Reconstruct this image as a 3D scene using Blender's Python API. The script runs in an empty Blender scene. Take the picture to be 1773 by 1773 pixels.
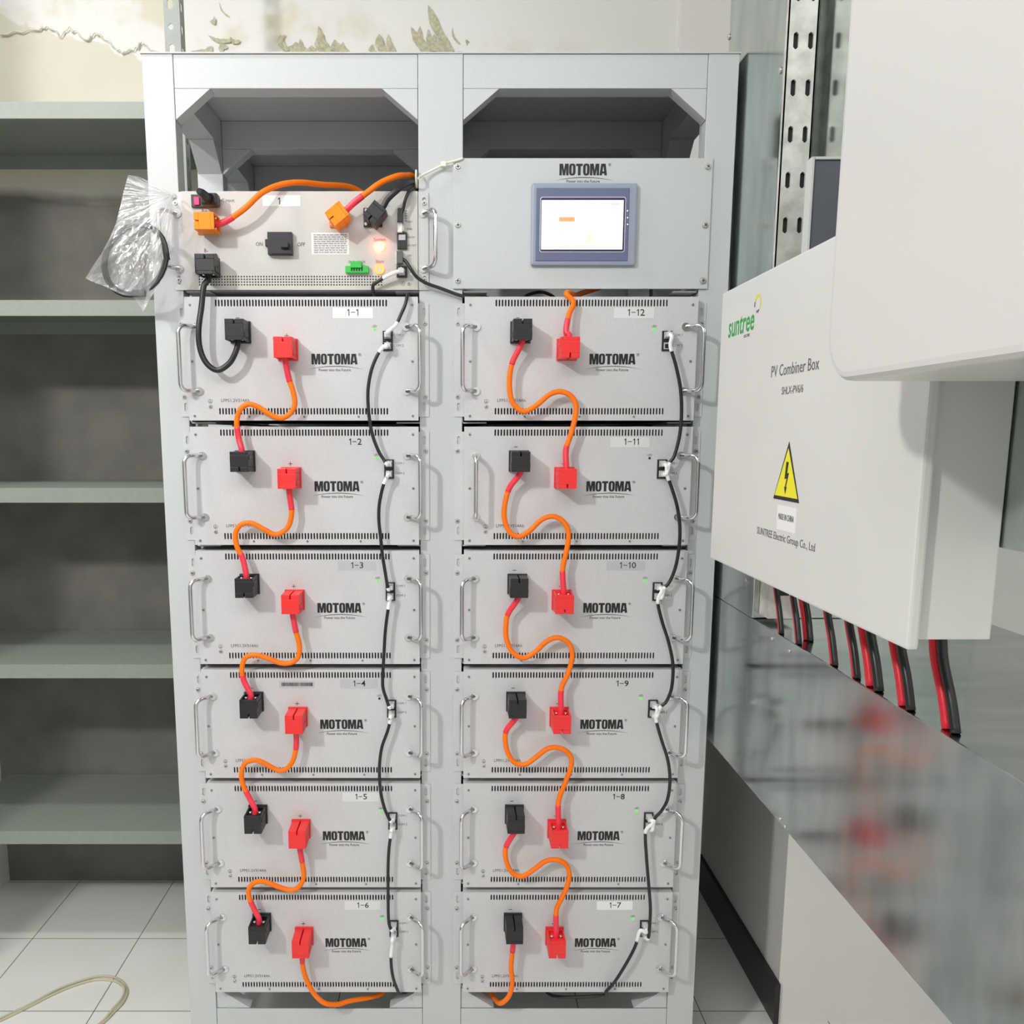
import bpy, bmesh, math, random
from mathutils import Vector, Matrix
R = math.radians
random.seed(7)
SC = bpy.context.scene
COL = SC.collection

# ------------------------------------------------------------------ camera
CY, CZ, TILT = -1.6515, 1.41, R(8.65)
cam = bpy.data.cameras.new('camera')
cam.sensor_width = 36; cam.lens = 1440/1773*36
cam.shift_x = (886.5-775)/1773; cam.shift_y = (972-886.5)/1773
cam.clip_start = .02
co = bpy.data.objects.new('camera', cam); COL.objects.link(co)
co.location = (0, CY, CZ); co.rotation_euler = (R(90)-TILT, 0, 0)
SC.camera = co

# ------------------------------------------------------------------ world and lights
w = bpy.data.worlds.new('world'); SC.world = w; w.use_nodes = True
w.node_tree.nodes['Background'].inputs[0].default_value = (.97, .985, 1.0, 1)
w.node_tree.nodes['Background'].inputs[1].default_value = .07
def area(name, loc, target, size, power, col=(1, 1, 1), shape='DISK', size_y=None):
    l = bpy.data.lights.new(name, 'AREA'); l.shape = shape; l.size = size
    if size_y: l.size_y = size_y
    l.energy = power; l.color = col
    o = bpy.data.objects.new(name, l); COL.objects.link(o); o.location = loc
    o.rotation_euler = (Vector(target)-Vector(loc)).to_track_quat('-Z', 'Y').to_euler()
    return o
area('lamp_light', (-1.75, -2.3, 2.8), (-.1, 0, 1.1), .18, 38, (1, .985, .95))
area('ceiling_tube_light', (-1.12, -.38, 2.92), (-1.12, -.2, 0), .45, 12, (1, 1, 1), 'RECTANGLE', .12)
area('ceiling_light', (.0, -2.0, 2.97), (.0, -1.6, 0), 2.4, 52, (1, 1, 1), 'RECTANGLE', 1.7)
vs = SC.view_settings
vs.view_transform = 'Standard'; vs.look = 'None'; vs.gamma = 1; vs.use_curve_mapping = False
vs.exposure = 0.22

# ------------------------------------------------------------------ geometry of sight lines, to measure from the photo
def _ray(x, y):
    u = (x-775)/1440; v = (y-972)/1440
    return Vector((u, math.cos(TILT)-v*math.sin(TILT), -math.sin(TILT)-v*math.cos(TILT)))
def at(x, y, Y=0.):
    d = _ray(x, y); t = (Y-CY)/d.y
    return Vector((d.x*t, Y, CZ+d.z*t))

# ------------------------------------------------------------------ materials
def mat(name, col, rough=.5, metal=0., noise=0., nscale=60., bump=0., bscale=300., emit=None, es=0., rnoise=0., spec=.5, alpha=1., col2=None):
    m = bpy.data.materials.new(name); m.use_nodes = True
    nt = m.node_tree; b = nt.nodes['Principled BSDF']
    b.inputs['Base Color'].default_value = (*col, 1)
    b.inputs['Roughness'].default_value = rough
    b.inputs['Metallic'].default_value = metal
    b.inputs['Specular IOR Level'].default_value = spec
    b.inputs['Alpha'].default_value = alpha
    tc = nt.nodes.new('ShaderNodeTexCoord')
    if noise or col2:
        n = nt.nodes.new('ShaderNodeTexNoise'); n.inputs['Scale'].default_value = nscale; n.inputs['Detail'].default_value = 5
        nt.links.new(tc.outputs['Object'], n.inputs['Vector'])
        r = nt.nodes.new('ShaderNodeValToRGB')
        c2 = col2 or tuple(max(0, c*(1-noise)) for c in col)
        r.color_ramp.elements[0].position = .35; r.color_ramp.elements[0].color = (*c2, 1)
        r.color_ramp.elements[1].position = .65; r.color_ramp.elements[1].color = (*col, 1)
        nt.links.new(n.outputs['Fac'], r.inputs['Fac']); nt.links.new(r.outputs['Color'], b.inputs['Base Color'])
    if bump:
        n2 = nt.nodes.new('ShaderNodeTexNoise'); n2.inputs['Scale'].default_value = bscale; n2.inputs['Detail'].default_value = 3
        nt.links.new(tc.outputs['Object'], n2.inputs['Vector'])
        bu = nt.nodes.new('ShaderNodeBump'); bu.inputs['Strength'].default_value = bump; bu.inputs['Distance'].default_value = .002
        nt.links.new(n2.outputs['Fac'], bu.inputs['Height']); nt.links.new(bu.outputs['Normal'], b.inputs['Normal'])
    if emit:
        b.inputs['Emission Color'].default_value = (*emit, 1); b.inputs['Emission Strength'].default_value = es
    return m
M = {}
M['rack'] = mat('rack_paint', (.56, .585, .59), .42, noise=.04, nscale=250, bump=.05, bscale=900)
M['panel'] = mat('panel_paint', (.60, .60, .615), .45, noise=.05, nscale=320, bump=.06, bscale=1200)
M['bms'] = mat('bms_paint', (.59, .575, .55), .45, noise=.05, nscale=320, bump=.06, bscale=1200)
M['case'] = mat('case_paint', (.60, .60, .60), .5)
M['inside'] = mat('interior_shade', (.02, .021, .023), .7)  # near-black backing colour stands in for the shade behind vents and slots
M['chrome'] = mat('chrome', (.72, .73, .74), .2, .95)
M['zinc'] = mat('zinc_screw', (.62, .62, .60), .35, .6, noise=.2, nscale=600)
M['dkscrew'] = mat('dull_screw_slot_shade', (.36, .37, .38), .4, .5)
M['print'] = mat('black_print', (.012, .012, .014), .5)
M['gprint'] = mat('grey_print', (.12, .12, .125), .6)
M['rprint'] = mat('red_print', (.55, .05, .04), .6)
M['blackp'] = mat('black_plastic', (.013, .014, .017), .42, noise=.2, nscale=200)
M['cblack'] = mat('black_cable', (.014, .015, .017), .38)
M['red'] = mat('red_plastic', (.85, .028, .03), .4)
M['shrink'] = mat('red_heat_shrink', (.9, .04, .07), .35)
M['orange'] = mat('orange_cable', (1, .19, .004), .5, spec=.3)
M['orangep'] = mat('orange_plastic', (1, .27, .005), .5, spec=.3)
M['white'] = mat('white_plastic', (.85, .85, .84), .4)
M['clear'] = mat('clear_plug', (.75, .78, .80), .15, alpha=.75)
M['sticker'] = mat('white_sticker', (.84, .84, .85), .5)
M['gsticker'] = mat('grey_sticker', (.50, .51, .53), .5)
M['psticker'] = mat('pale_sticker', (.70, .70, .71), .5)
M['green_on'] = mat('green_led', (.05, .6, .05), .4, emit=(.05, .9, .04), es=.9)
M['led_off'] = mat('unlit_led', (.02, .025, .02), .3)
M['green'] = mat('green_terminal', (.03, .50, .07), .4)
M['yellow'] = mat('sign_yellow', (.86, .80, .02), .45)
M['lgreen'] = mat('logo_green', (.015, .34, .07), .5)
M['lyellow'] = mat('logo_yellow', (.80, .72, .05), .5)
M['lviolet'] = mat('logo_violet', (.12, .13, .30), .5)
M['pv'] = mat('combiner_paint', (.69, .695, .675), .42, noise=.03, nscale=6, bump=.05, bscale=700)
M['inv'] = mat('inverter_white', (.64, .635, .62), .35)
M['shelf'] = mat('shelf_paint', (.27, .30, .265), .5, noise=.06, nscale=80)
M['angle'] = mat('angle_paint', (.30, .32, .30), .5, noise=.08, nscale=60)
M['base'] = mat('black_baseboard', (.02, .02, .022), .35)
M['olive'] = mat('bare_plaster', (.60, .57, .40), .9, noise=.3, nscale=120)
M['cream'] = mat('zip_tie_nylon', (.80, .79, .66), .4)
M['fcable'] = mat('pale_cable', (.55, .52, .36), .5)
M['bezel'] = mat('hmi_bezel', (.13, .145, .25), .45)
M['bezel2'] = mat('hmi_frame', (.30, .33, .42), .4)
M['navy'] = mat('hmi_navy', (.02, .02, .08), .3)
M['redcab'] = mat('red_cable', (.75, .02, .04), .4)

def galvanized():
    m = mat('galvanized_steel', (.5, .55, .53), .2, 1.)
    nt = m.node_tree; b = nt.nodes['Principled BSDF']; tc = nt.nodes['Texture Coordinate']
    n = nt.nodes.new('ShaderNodeTexNoise'); n.inputs['Scale'].default_value = 7; n.inputs['Detail'].default_value = 8
    mp = nt.nodes.new('ShaderNodeMapping'); mp.inputs['Scale'].default_value = (1, 3, 1)
    nt.links.new(tc.outputs['Object'], mp.inputs['Vector']); nt.links.new(mp.outputs['Vector'], n.inputs['Vector'])
    r = nt.nodes.new('ShaderNodeMapRange'); r.inputs['To Min'].default_value = .10; r.inputs['To Max'].default_value = .20
    nt.links.new(n.outputs['Fac'], r.inputs['Value']); nt.links.new(r.outputs['Result'], b.inputs['Roughness'])
    c = nt.nodes.new('ShaderNodeValToRGB'); c.color_ramp.elements[0].color = (.40, .45, .44, 1); c.color_ramp.elements[1].color = (.57, .61, .585, 1)
    c.color_ramp.elements[0].position = .3; c.color_ramp.elements[1].position = .7
    nt.links.new(n.outputs['Fac'], c.inputs['Fac']); nt.links.new(c.outputs['Color'], b.inputs['Base Color'])
    return m
M['galv'] = galvanized()
M['strut'] = mat('strut_zinc', (.74, .73, .69), .45, .25, noise=.28, nscale=45)

def wall_back_mat():
    m = mat('limewashed_wall', (.8, .79, .76), .9, bump=.35, bscale=40)
    nt = m.node_tree; b = nt.nodes['Principled BSDF']; tc = nt.nodes['Texture Coordinate']
    N = nt.nodes.new; L = nt.links.new
    sep = N('ShaderNodeSeparateXYZ'); L(tc.outputs['Object'], sep.inputs[0])
    n = N('ShaderNodeTexNoise'); n.inputs['Scale'].default_value = 9; n.inputs['Detail'].default_value = 9; L(tc.outputs['Object'], n.inputs['Vector'])
    n2 = N('ShaderNodeTexNoise'); n2.inputs['Scale'].default_value = 2.2; n2.inputs['Detail'].default_value = 4; L(tc.outputs['Object'], n2.inputs['Vector'])
    def math_(op, a, bb):
        q = N('ShaderNodeMath'); q.operation = op
        for i, v in enumerate((a, bb)):
            if isinstance(v, (int, float)): q.inputs[i].default_value = v
            else: L(v, q.inputs[i])
        return q.outputs[0]
    def ramp(f, p0, p1, c0, c1):
        q = N('ShaderNodeValToRGB'); q.color_ramp.elements[0].position = p0; q.color_ramp.elements[1].position = p1
        q.color_ramp.elements[0].color = (*c0, 1); q.color_ramp.elements[1].color = (*c1, 1); L(f, q.inputs['Fac']); return q.outputs['Color']
    def mix(f, a, bb):
        q = N('ShaderNodeMix'); q.data_type = 'RGBA'; L(f, q.inputs[0]); L(a, q.inputs[6]); L(bb, q.inputs[7]); return q.outputs[2]
    white = ramp(n.outputs['Fac'], .36, .52, (.74, .70, .58), (.82, .81, .785))
    # patchy stained paint where the limewash ran thin: left of the rack and low down only
    pure = ramp(n2.outputs['Fac'], .3, .7, (.80, .795, .775), (.84, .835, .82))
    zx = math_('ADD', sep.outputs['Z'], math_('MULTIPLY', sep.outputs['X'], .18))
    hz = math_('ADD', zx, math_('MULTIPLY', n.outputs['Fac'], .16))
    f1 = ramp(hz, .0, 1., (0, 0, 0), (1, 1, 1))
    def step(val, a, bwid):
        q = N('ShaderNodeMapRange'); q.inputs['From Min'].default_value = a; q.inputs['From Max'].default_value = a+bwid; L(val, q.inputs['Value']); return q.outputs['Result']
    up = mix(step(hz, 2.52, .10), white, pure)
    creamc = ramp(n2.outputs['Fac'], .3, .7, (.66, .63, .52), (.74, .72, .64))
    mid = mix(step(hz, 2.385, .006), creamc, up)
    cement = ramp(n.outputs['Fac'], .3, .7, (.155, .15, .138), (.215, .205, .185))
    hz2 = math_('ADD', sep.outputs['Z'], math_('MULTIPLY', n2.outputs['Fac'], .12))
    fin = mix(step(hz2, 2.13, .03), cement, mid)
    L(fin, b.inputs['Base Color'])
    return m
M['wallb'] = wall_back_mat()
M['wall'] = mat('white_wall', (.80, .79, .77), .9, noise=.03, nscale=5, bump=.2, bscale=60)

def floor_mat():
    m = mat('white_floor_tile', (.80, .80, .78), .28)
    nt = m.node_tree; b = nt.nodes['Principled BSDF']; tc = nt.nodes['Texture Coordinate']; N = nt.nodes.new; L = nt.links.new
    mp = N('ShaderNodeMapping'); mp.inputs['Location'].default_value = (.875+1.5, -.516+3.0, 0); L(tc.outputs['Object'], mp.inputs['Vector'])
    br = N('ShaderNodeTexBrick'); L(mp.outputs['Vector'], br.inputs['Vector'])
    br.offset = 0; br.squash = 1; br.inputs['Scale'].default_value = 1
    br.inputs['Brick Width'].default_value = .3; br.inputs['Row Height'].default_value = .3
    br.inputs['Mortar Size'].default_value = .0012; br.inputs['Mortar Smooth'].default_value = .1
    br.inputs['Color1'].default_value = (.90, .90, .87, 1); br.inputs['Color2'].default_value = (.86, .86, .84, 1); br.inputs['Mortar'].default_value = (.12, .11, .08, 1)
    n = N('ShaderNodeTexNoise'); n.inputs['Scale'].default_value = 5; n.inputs['Detail'].default_value = 6; L(tc.outputs['Object'], n.inputs['Vector'])
    r = N('ShaderNodeValToRGB'); r.color_ramp.elements[0].color = (.86, .86, .84, 1); r.color_ramp.elements[1].color = (1, 1, 1, 1); L(n.outputs['Fac'], r.inputs['Fac'])
    mx = N('ShaderNodeMix'); mx.data_type = 'RGBA'; mx.blend_type = 'MULTIPLY'; mx.inputs[0].default_value = 1; L(br.outputs['Color'], mx.inputs[6]); L(r.outputs['Color'], mx.inputs[7])
    L(mx.outputs[2], b.inputs['Base Color'])
    return m
M['floor'] = floor_mat()

def plastic_bag():
    m = bpy.data.materials.new('clear_film'); m.use_nodes = True; nt = m.node_tree; nt.nodes.clear(); N = nt.nodes.new; L = nt.links.new
    tc = N('ShaderNodeTexCoord'); sx = N('ShaderNodeSeparateXYZ'); L(tc.outputs['Object'], sx.inputs[0]); hk = at(299, 338, -.066)
    def mth(op, a, b=0.):
        q = N('ShaderNodeMath'); q.operation = op
        for i, v in enumerate((a, b)):
            if isinstance(v, (int, float)): q.inputs[i].default_value = v
            else: L(v, q.inputs[i])
        return q.outputs[0]
    dx = mth('SUBTRACT', sx.outputs['X'], hk.x); dz = mth('SUBTRACT', sx.outputs['Z'], hk.z)      # creases fan out from the hanging point
    an = mth('ARCTAN2', dx, dz); rr = mth('SQRT', mth('ADD', mth('MULTIPLY', dx, dx), mth('MULTIPLY', dz, dz)))
    cb = N('ShaderNodeCombineXYZ'); L(mth('MULTIPLY', an, 7.), cb.inputs[0]); L(mth('MULTIPLY', rr, 9.), cb.inputs[1]); L(mth('MULTIPLY', sx.outputs['Y'], 20.), cb.inputs[2])
    n = N('ShaderNodeTexNoise'); n.inputs['Scale'].default_value = 1.5; n.inputs['Detail'].default_value = 5; n.inputs['Distortion'].default_value = .9; L(cb.outputs[0], n.inputs['Vector'])
    r = N('ShaderNodeMapRange'); r.inputs['From Min'].default_value = .50; r.inputs['From Max'].default_value = .68; r.inputs['To Min'].default_value = .20; r.inputs['To Max'].default_value = .66; L(n.outputs['Fac'], r.inputs['Value'])
    bu = N('ShaderNodeBump'); bu.inputs['Strength'].default_value = 1; bu.inputs['Distance'].default_value = .006; L(n.outputs['Fac'], bu.inputs['Height'])
    di = N('ShaderNodeBsdfDiffuse'); di.inputs['Color'].default_value = (.92, .93, .95, 1); L(bu.outputs['Normal'], di.inputs['Normal'])
    tl = N('ShaderNodeBsdfTranslucent'); tl.inputs['Color'].default_value = (.9, .91, .93, 1)
    gl = N('ShaderNodeBsdfGlossy'); gl.inputs['Roughness'].default_value = .16; L(bu.outputs['Normal'], gl.inputs['Normal'])
    tr = N('ShaderNodeBsdfTransparent'); m1 = N('ShaderNodeMixShader'); m1.inputs[0].default_value = .35; L(di.outputs[0], m1.inputs[1]); L(tl.outputs[0], m1.inputs[2])
    m2 = N('ShaderNodeMixShader'); m2.inputs[0].default_value = .45; L(m1.outputs[0], m2.inputs[1]); L(gl.outputs[0], m2.inputs[2])
    m3 = N('ShaderNodeMixShader'); L(r.outputs['Result'], m3.inputs[0]); L(tr.outputs[0], m3.inputs[1]); L(m2.outputs[0], m3.inputs[2])
    o = N('ShaderNodeOutputMaterial'); L(m3.outputs[0], o.inputs['Surface']); return m
M['bag'] = plastic_bag()
M['scr'] = mat('screen_white', (.1, .1, .1), .2, emit=(.93, .93, 1.0), es=.93)
M['scr2'] = mat('screen_ivory', (.1, .1, .1), .2, emit=(1., .985, .93), es=.98)
M['scro'] = mat('screen_orange', (.1, .05, .02), .2, emit=(.95, .45, .2), es=.85)
M['scrp'] = mat('screen_pink', (.1, .05, .08), .2, emit=(.97, .66, .83), es=.95)
M['scry'] = mat('screen_yellow', (.1, .1, .02), .2, emit=(.93, .93, .55), es=.95)
M['syslamp'] = mat('system_lamp', (.9, .2, .05), .3, emit=(1, .13, .03), es=22)
M['startlamp'] = mat('start_lamp', (.9, .2, .05), .3, emit=(1, .32, .05), es=1.6)
M['amber'] = mat('amber_rocker', (.8, .02, .12), .3, emit=(.9, .03, .12), es=.5)
M['dotw'] = mat('indicator_white', (.9, .9, .9), .3, emit=(.8, .95, .95), es=1.2)

# ------------------------------------------------------------------ mesh helpers
class MB:
    def __init__(s): s.v = []; s.f = []; s.mi = []; s.cur = 0; s.smooth = []
    def face(s, idx, sm=False): s.f.append(tuple(idx)); s.mi.append(s.cur); s.smooth.append(sm)
    def add(s, vs, fs, sm=False):
        o = len(s.v); s.v += [tuple(v) for v in vs]
        for f in fs: s.face([i+o for i in f], sm)
        return s
    def box(s, x0, x1, y0, y1, z0, z1):
        vs = [(x, y, z) for z in (z0, z1) for y in (y0, y1) for x in (x0, x1)]
        return s.add(vs, [(0, 2, 3, 1), (4, 5, 7, 6), (0, 1, 5, 4), (2, 6, 7, 3), (0, 4, 6, 2), (1, 3, 7, 5)])
    def prism(s, poly, y0, y1):                       # poly in (x, z), extruded along y
        n = len(poly); vs = [(x, y0, z) for x, z in poly]+[(x, y1, z) for x, z in poly]
        return s.add(vs, [tuple(range(n)), tuple(range(2*n-1, n-1, -1))]+[((i+1) % n, i, i+n, (i+1) % n+n) for i in range(n)])
    def prism_x(s, poly, x0, x1):                     # poly in (y, z), extruded along x
        n = len(poly); vs = [(x0, y, z) for y, z in poly]+[(x1, y, z) for y, z in poly]
        return s.add(vs, [tuple(range(n)), tuple(range(2*n-1, n-1, -1))]+[((i+1) % n, i, i+n, (i+1) % n+n) for i in range(n)])
    def cyl(s, c, ax, r, h, n=16, r2=None, sm=True):  # from c along ax for h
        ax = Vector(ax).normalized(); a = ax.orthogonal().normalized(); b = ax.cross(a); c = Vector(c); r2 = r if r2 is None else r2
        vs = [c+(a*math.cos(t)+b*math.sin(t))*r for t in [2*math.pi*i/n for i in range(n)]]
        vs += [c+ax*h+(a*math.cos(t)+b*math.sin(t))*r2 for t in [2*math.pi*i/n for i in range(n)]]
        o = len(s.v); s.v += [tuple(v) for v in vs]
        for i in range(n): s.face((o+i, o+(i+1) % n, o+n+(i+1) % n, o+n+i), sm)
        s.face([o+i for i in range(n-1, -1, -1)]); s.face([o+n+i for i in range(n)])
        return s
    def ring(s, c, ax, r0, r1, h, n=24):              # washer
        ax = Vector(ax).normalized(); a = ax.orthogonal().normalized(); b = ax.cross(a); c = Vector(c); o = len(s.v)
        for (r, k) in ((r0, 0), (r1, 0), (r1, h), (r0, h)):
            for i in range(n):
                t = 2*math.pi*i/n; s.v.append(tuple(c+ax*k+(a*math.cos(t)+b*math.sin(t))*r))
        for q in range(4):
            for i in range(n):
                s.face((o+q*n+i, o+q*n+(i+1) % n, o+((q+1) % 4)*n+(i+1) % n, o+((q+1) % 4)*n+i))
        return s
    def tube(s, pts, r, n=10, cap=True):
        pts = [Vector(p) for p in pts]; o = len(s.v); N = len(pts); prev = None
        for i, p in enumerate(pts):
            t = (pts[min(i+1, N-1)]-pts[max(i-1, 0)]).normalized()
            if prev is None: a = t.orthogonal().normalized()
            else: a = (prev-t*prev.dot(t)).normalized()
            prev = a; b = t.cross(a); rr = r[i] if isinstance(r, (list, tuple)) else r
            for k in range(n):
                th = 2*math.pi*k/n; s.v.append(tuple(p+(a*math.cos(th)+b*math.sin(th))*rr))
        for i in range(N-1):
            for k in range(n): s.face((o+i*n+k, o+i*n+(k+1) % n, o+(i+1)*n+(k+1) % n, o+(i+1)*n+k), True)
        if cap: s.face([o+k for k in range(n-1, -1, -1)]); s.face([o+(N-1)*n+k for k in range(n)])
        return s
    def build(s, name, mats, parent=None, bevel=0., xf=None, segs=2):
        me = bpy.data.meshes.new(name); vs = s.v if xf is None else [tuple(xf @ Vector(v)) for v in s.v]
        me.from_pydata(vs, [], s.f)
        if not isinstance(mats, (list, tuple)): mats = [mats]
        for m in mats: me.materials.append(M[m] if isinstance(m, str) else m)
        for p, i, q in zip(me.polygons, s.mi, s.smooth): p.material_index = i; p.use_smooth = q
        bm = bmesh.new(); bm.from_mesh(me); bmesh.ops.recalc_face_normals(bm, faces=bm.faces)
        if bevel: bmesh.ops.bevel(bm, geom=[e for e in bm.edges if len(e.link_faces) == 2 and e.calc_face_angle(0) > .5], offset=bevel, segments=segs, affect='EDGES', profile=.6)
        bm.to_mesh(me); bm.free()
        return link(name, me, parent)
def wpos(p):
    v = Vector((0, 0, 0))
    while p is not None: v += p.location; p = p.parent
    return v
def link(name, me, parent=None):
    o = bpy.data.objects.new(name, me); COL.objects.link(o)
    if parent is not None:
        o.parent = parent; r = parent
        while r.parent is not None: r = r.parent
        if r is parent: o.matrix_parent_inverse = Matrix.Translation(-parent.location)
    return o
def tag(o, label=None, cat=None, group=None, kind=None):
    if label: o['label'] = label
    if cat: o['category'] = cat
    if group: o['group'] = group
    if kind: o['kind'] = kind
    return o
def thing(name, label, cat, loc=(0, 0, 0), group=None):
    o = bpy.data.objects.new(name, None); o.empty_display_size = .05; COL.objects.link(o); o.location = loc
    return tag(o, label, cat, group)
def slotted(mb, x0, x1, z0, z1, holes, y, th, wm=None):
    """front skin at y with holes [(cx, cz, hw, hh, round)] laid out on a regular grid of cells; each hole gets walls th deep"""
    for (a, b, c, d, cx, cz, hw, hh, rnd) in holes:
        if rnd:
            k = min(hw, hh)*.75; H = [(cx-hw, cz-hh+k), (cx-hw+k, cz-hh), (cx+hw-k, cz-hh), (cx+hw, cz-hh+k), (cx+hw, cz+hh-k), (cx+hw-k, cz+hh), (cx-hw+k, cz+hh), (cx-hw, cz+hh-k)]
            O = [(a, c), (a, c), (b, c), (b, c), (b, d), (b, d), (a, d), (a, d)]
        else:
            H = [(cx-hw, cz-hh), (cx+hw, cz-hh), (cx+hw, cz+hh), (cx-hw, cz+hh)]; O = [(a, c), (b, c), (b, d), (a, d)]
        n = len(H); o = len(mb.v)
        mb.v += [(x, y, z) for x, z in O]+[(x, y, z) for x, z in H]+[(x, y+th, z) for x, z in H]
        for i in range(n):
            j = (i+1) % n
            if O[i] == O[j]: mb.face((o+i, o+n+j, o+n+i))
            else: mb.face((o+i, o+j, o+n+j, o+n+i))
            mb.face((o+n+i, o+n+j, o+2*n+j, o+2*n+i))
            if wm is not None: mb.mi[-1] = wm
def band(mb, x0, x1, z0, z1, y, th, n, hx0, hx1, hw, hh, rnd=False):
    """solid strips left and right and n cells with centred holes between hx0 and hx1"""
    def q(a, b, c, d):
        if b-a > 1e-6 and d-c > 1e-6: mb.add([(a, y, c), (b, y, c), (b, y, d), (a, y, d)], [(0, 1, 2, 3)])
    q(x0, hx0, z0, z1); q(hx1, x1, z0, z1); p = (hx1-hx0)/n; cz = (z0+z1)/2
    slotted(mb, 0, 0, 0, 0, [(hx0+i*p, hx0+(i+1)*p, z0, z1, hx0+(i+.5)*p, cz, hw, hh, rnd) for i in range(n)], y, th)
def spline(pts, n=8):
    P = [Vector(p) for p in pts]; P = [P[0]*2-P[1]]+P+[P[-1]*2-P[-2]]; out = []
    for i in range(1, len(P)-2):
        a, b, c, d = P[i-1:i+3]
        for k in range(n):
            t = k/n; out.append(.5*((2*b)+(c-a)*t+(2*a-5*b+4*c-d)*t*t+(3*b-a-3*c+d)*t**3))
    out.append(P[-2]); return out

# text printed on things: the default font turned into meshes
TXT = {}
def text_mesh(s, size, sx=1., bold=0., shear=0., depth=.00015):
    key = (s, round(size, 5), sx, bold, shear)
    if key in TXT: return TXT[key]
    c = bpy.data.curves.new('lettering', 'FONT'); c.body = s; c.size = size; c.align_x = 'CENTER'; c.align_y = 'CENTER'; c.offset = bold; c.shear = shear; c.extrude = depth; c.resolution_u = 2
    o = bpy.data.objects.new('lettering', c); COL.objects.link(o)
    bpy.context.view_layer.update()
    me = bpy.data.meshes.new_from_object(o.evaluated_get(bpy.context.evaluated_depsgraph_get()))
    bpy.data.objects.remove(o)
    for v in me.vertices: v.co.x *= sx
    me.name = 'lettering'; TXT[key] = me; return me
FRONT = Matrix(((1, 0, 0), (0, 0, -1), (0, 1, 0))).to_4x4()      # text x->X, y->Z, faces -Y
SIDE = Matrix(((0, 0, -1), (-1, 0, 0), (0, 1, 0))).to_4x4()      # text x->-Y, y->Z, faces -X
def text(name, s, loc, size, mtl, parent, sx=1., bold=0., shear=0., basis=FRONT):
    me = text_mesh(s, size, sx, bold, shear).copy(); me.transform(Matrix.Translation(loc) @ basis)
    me.materials.clear(); me.materials.append(M[mtl]); return link(name, me, parent)

def number(s, loc, h, mtl, parent):
    """label digits; the figure one gets its flag"""
    mb = MB(); adv = {'\u2013': .78, '1': .62}; tot = sum(adv.get(c, .78) for c in s)*h; x = loc[0]-tot/2; y, z = loc[1], loc[2]
    for c in s:
        w = adv.get(c, .78)*h; cx = x+w/2
        if c == '1': mb.prism([(cx, z-h/2), (cx+.13*h, z-h/2), (cx+.13*h, z+h/2), (cx+.03*h, z+h/2), (cx-.20*h, z+.30*h), (cx-.20*h, z+.18*h), (cx, z+.31*h)], y-.0002, y)
        elif c == '\u2013': mb.box(cx-.33*h, cx+.33*h, y-.0002, y, z-.05*h, z+.05*h)
        else:
            me = text_mesh(c, h*1.42, 1.1, .0001); xs = [v.co.x for v in me.vertices]; ys = [v.co.y for v in me.vertices]; mx, my = (min(xs)+max(xs))/2, (min(ys)+max(ys))/2; k = h/(max(ys)-min(ys))
            mb.add([(cx+(v.co.x-mx)*k, y-v.co.z-.0001, z+(v.co.y-my)*k) for v in me.vertices], [tuple(p.vertices) for p in me.polygons])
        x += w
    return mb.build('number_lettering', mtl, parent)
def glyphs(mb, word, x0, z0, h, wtot, y, T=.0003):
    """heavy condensed capitals drawn as outlines"""
    W = dict(M=.86, O=.62, T=.62, A=.70); gap = .035; tot = sum(W[c] for c in word)+gap*(len(word)-1); k = wtot/tot; x = x0
    def poly(p): mb.prism([(x+a*k, z0+b*h) for a, b in p], y-T, y)
    for c in word:
        wd = W[c]
        if c == 'M':
            for p in ([(0, 0), (.225, 0), (.225, 1), (0, 1)], [(.635, 0), (.86, 0), (.86, 1), (.635, 1)], [(.2, 1), (.2, .70), (.335, 0), (.43, 0), (.43, .46), (.335, 1)], [(.66, 1), (.525, 1), (.43, .46), (.43, 0), (.525, 0), (.66, .70)]): poly(p)
        elif c == 'T':
            poly([(0, .80), (.62, .80), (.62, 1), (0, 1)]); poly([(.18, 0), (.44, 0), (.44, .80), (.18, .80)])
        elif c == 'A':
            poly([(0, 0), (.23, 0), (.33, .76), (.37, .76), (.30, 1), (.14, 1)]); poly([(.70, 0), (.47, 0), (.37, .76), (.33, .76), (.40, 1), (.56, 1)])
            poly([(.24, .16), (.46, .16), (.435, .34), (.265, .34)]); poly([(.28, 1), (.35, .72), (.42, 1)])
        else:
            n = 20; o = len(mb.v)
            def pt(t, rx, rz, e=3.2):
                cs, sn = math.cos(t), math.sin(t); return (.31+rx*math.copysign(abs(cs)**(2/e), cs), .5+rz*math.copysign(abs(sn)**(2/e), sn))
            for (rx, rz) in ((.31, .515), (.065, .35)):
                for i in range(n):
                    a, b = pt(2*math.pi*i/n, rx, rz); mb.v.append((x+a*k, y-T, z0+b*h))
            for i in range(n): mb.face((o+i, o+(i+1) % n, o+n+(i+1) % n, o+n+i))
        x += (wd+gap)*k
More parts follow.
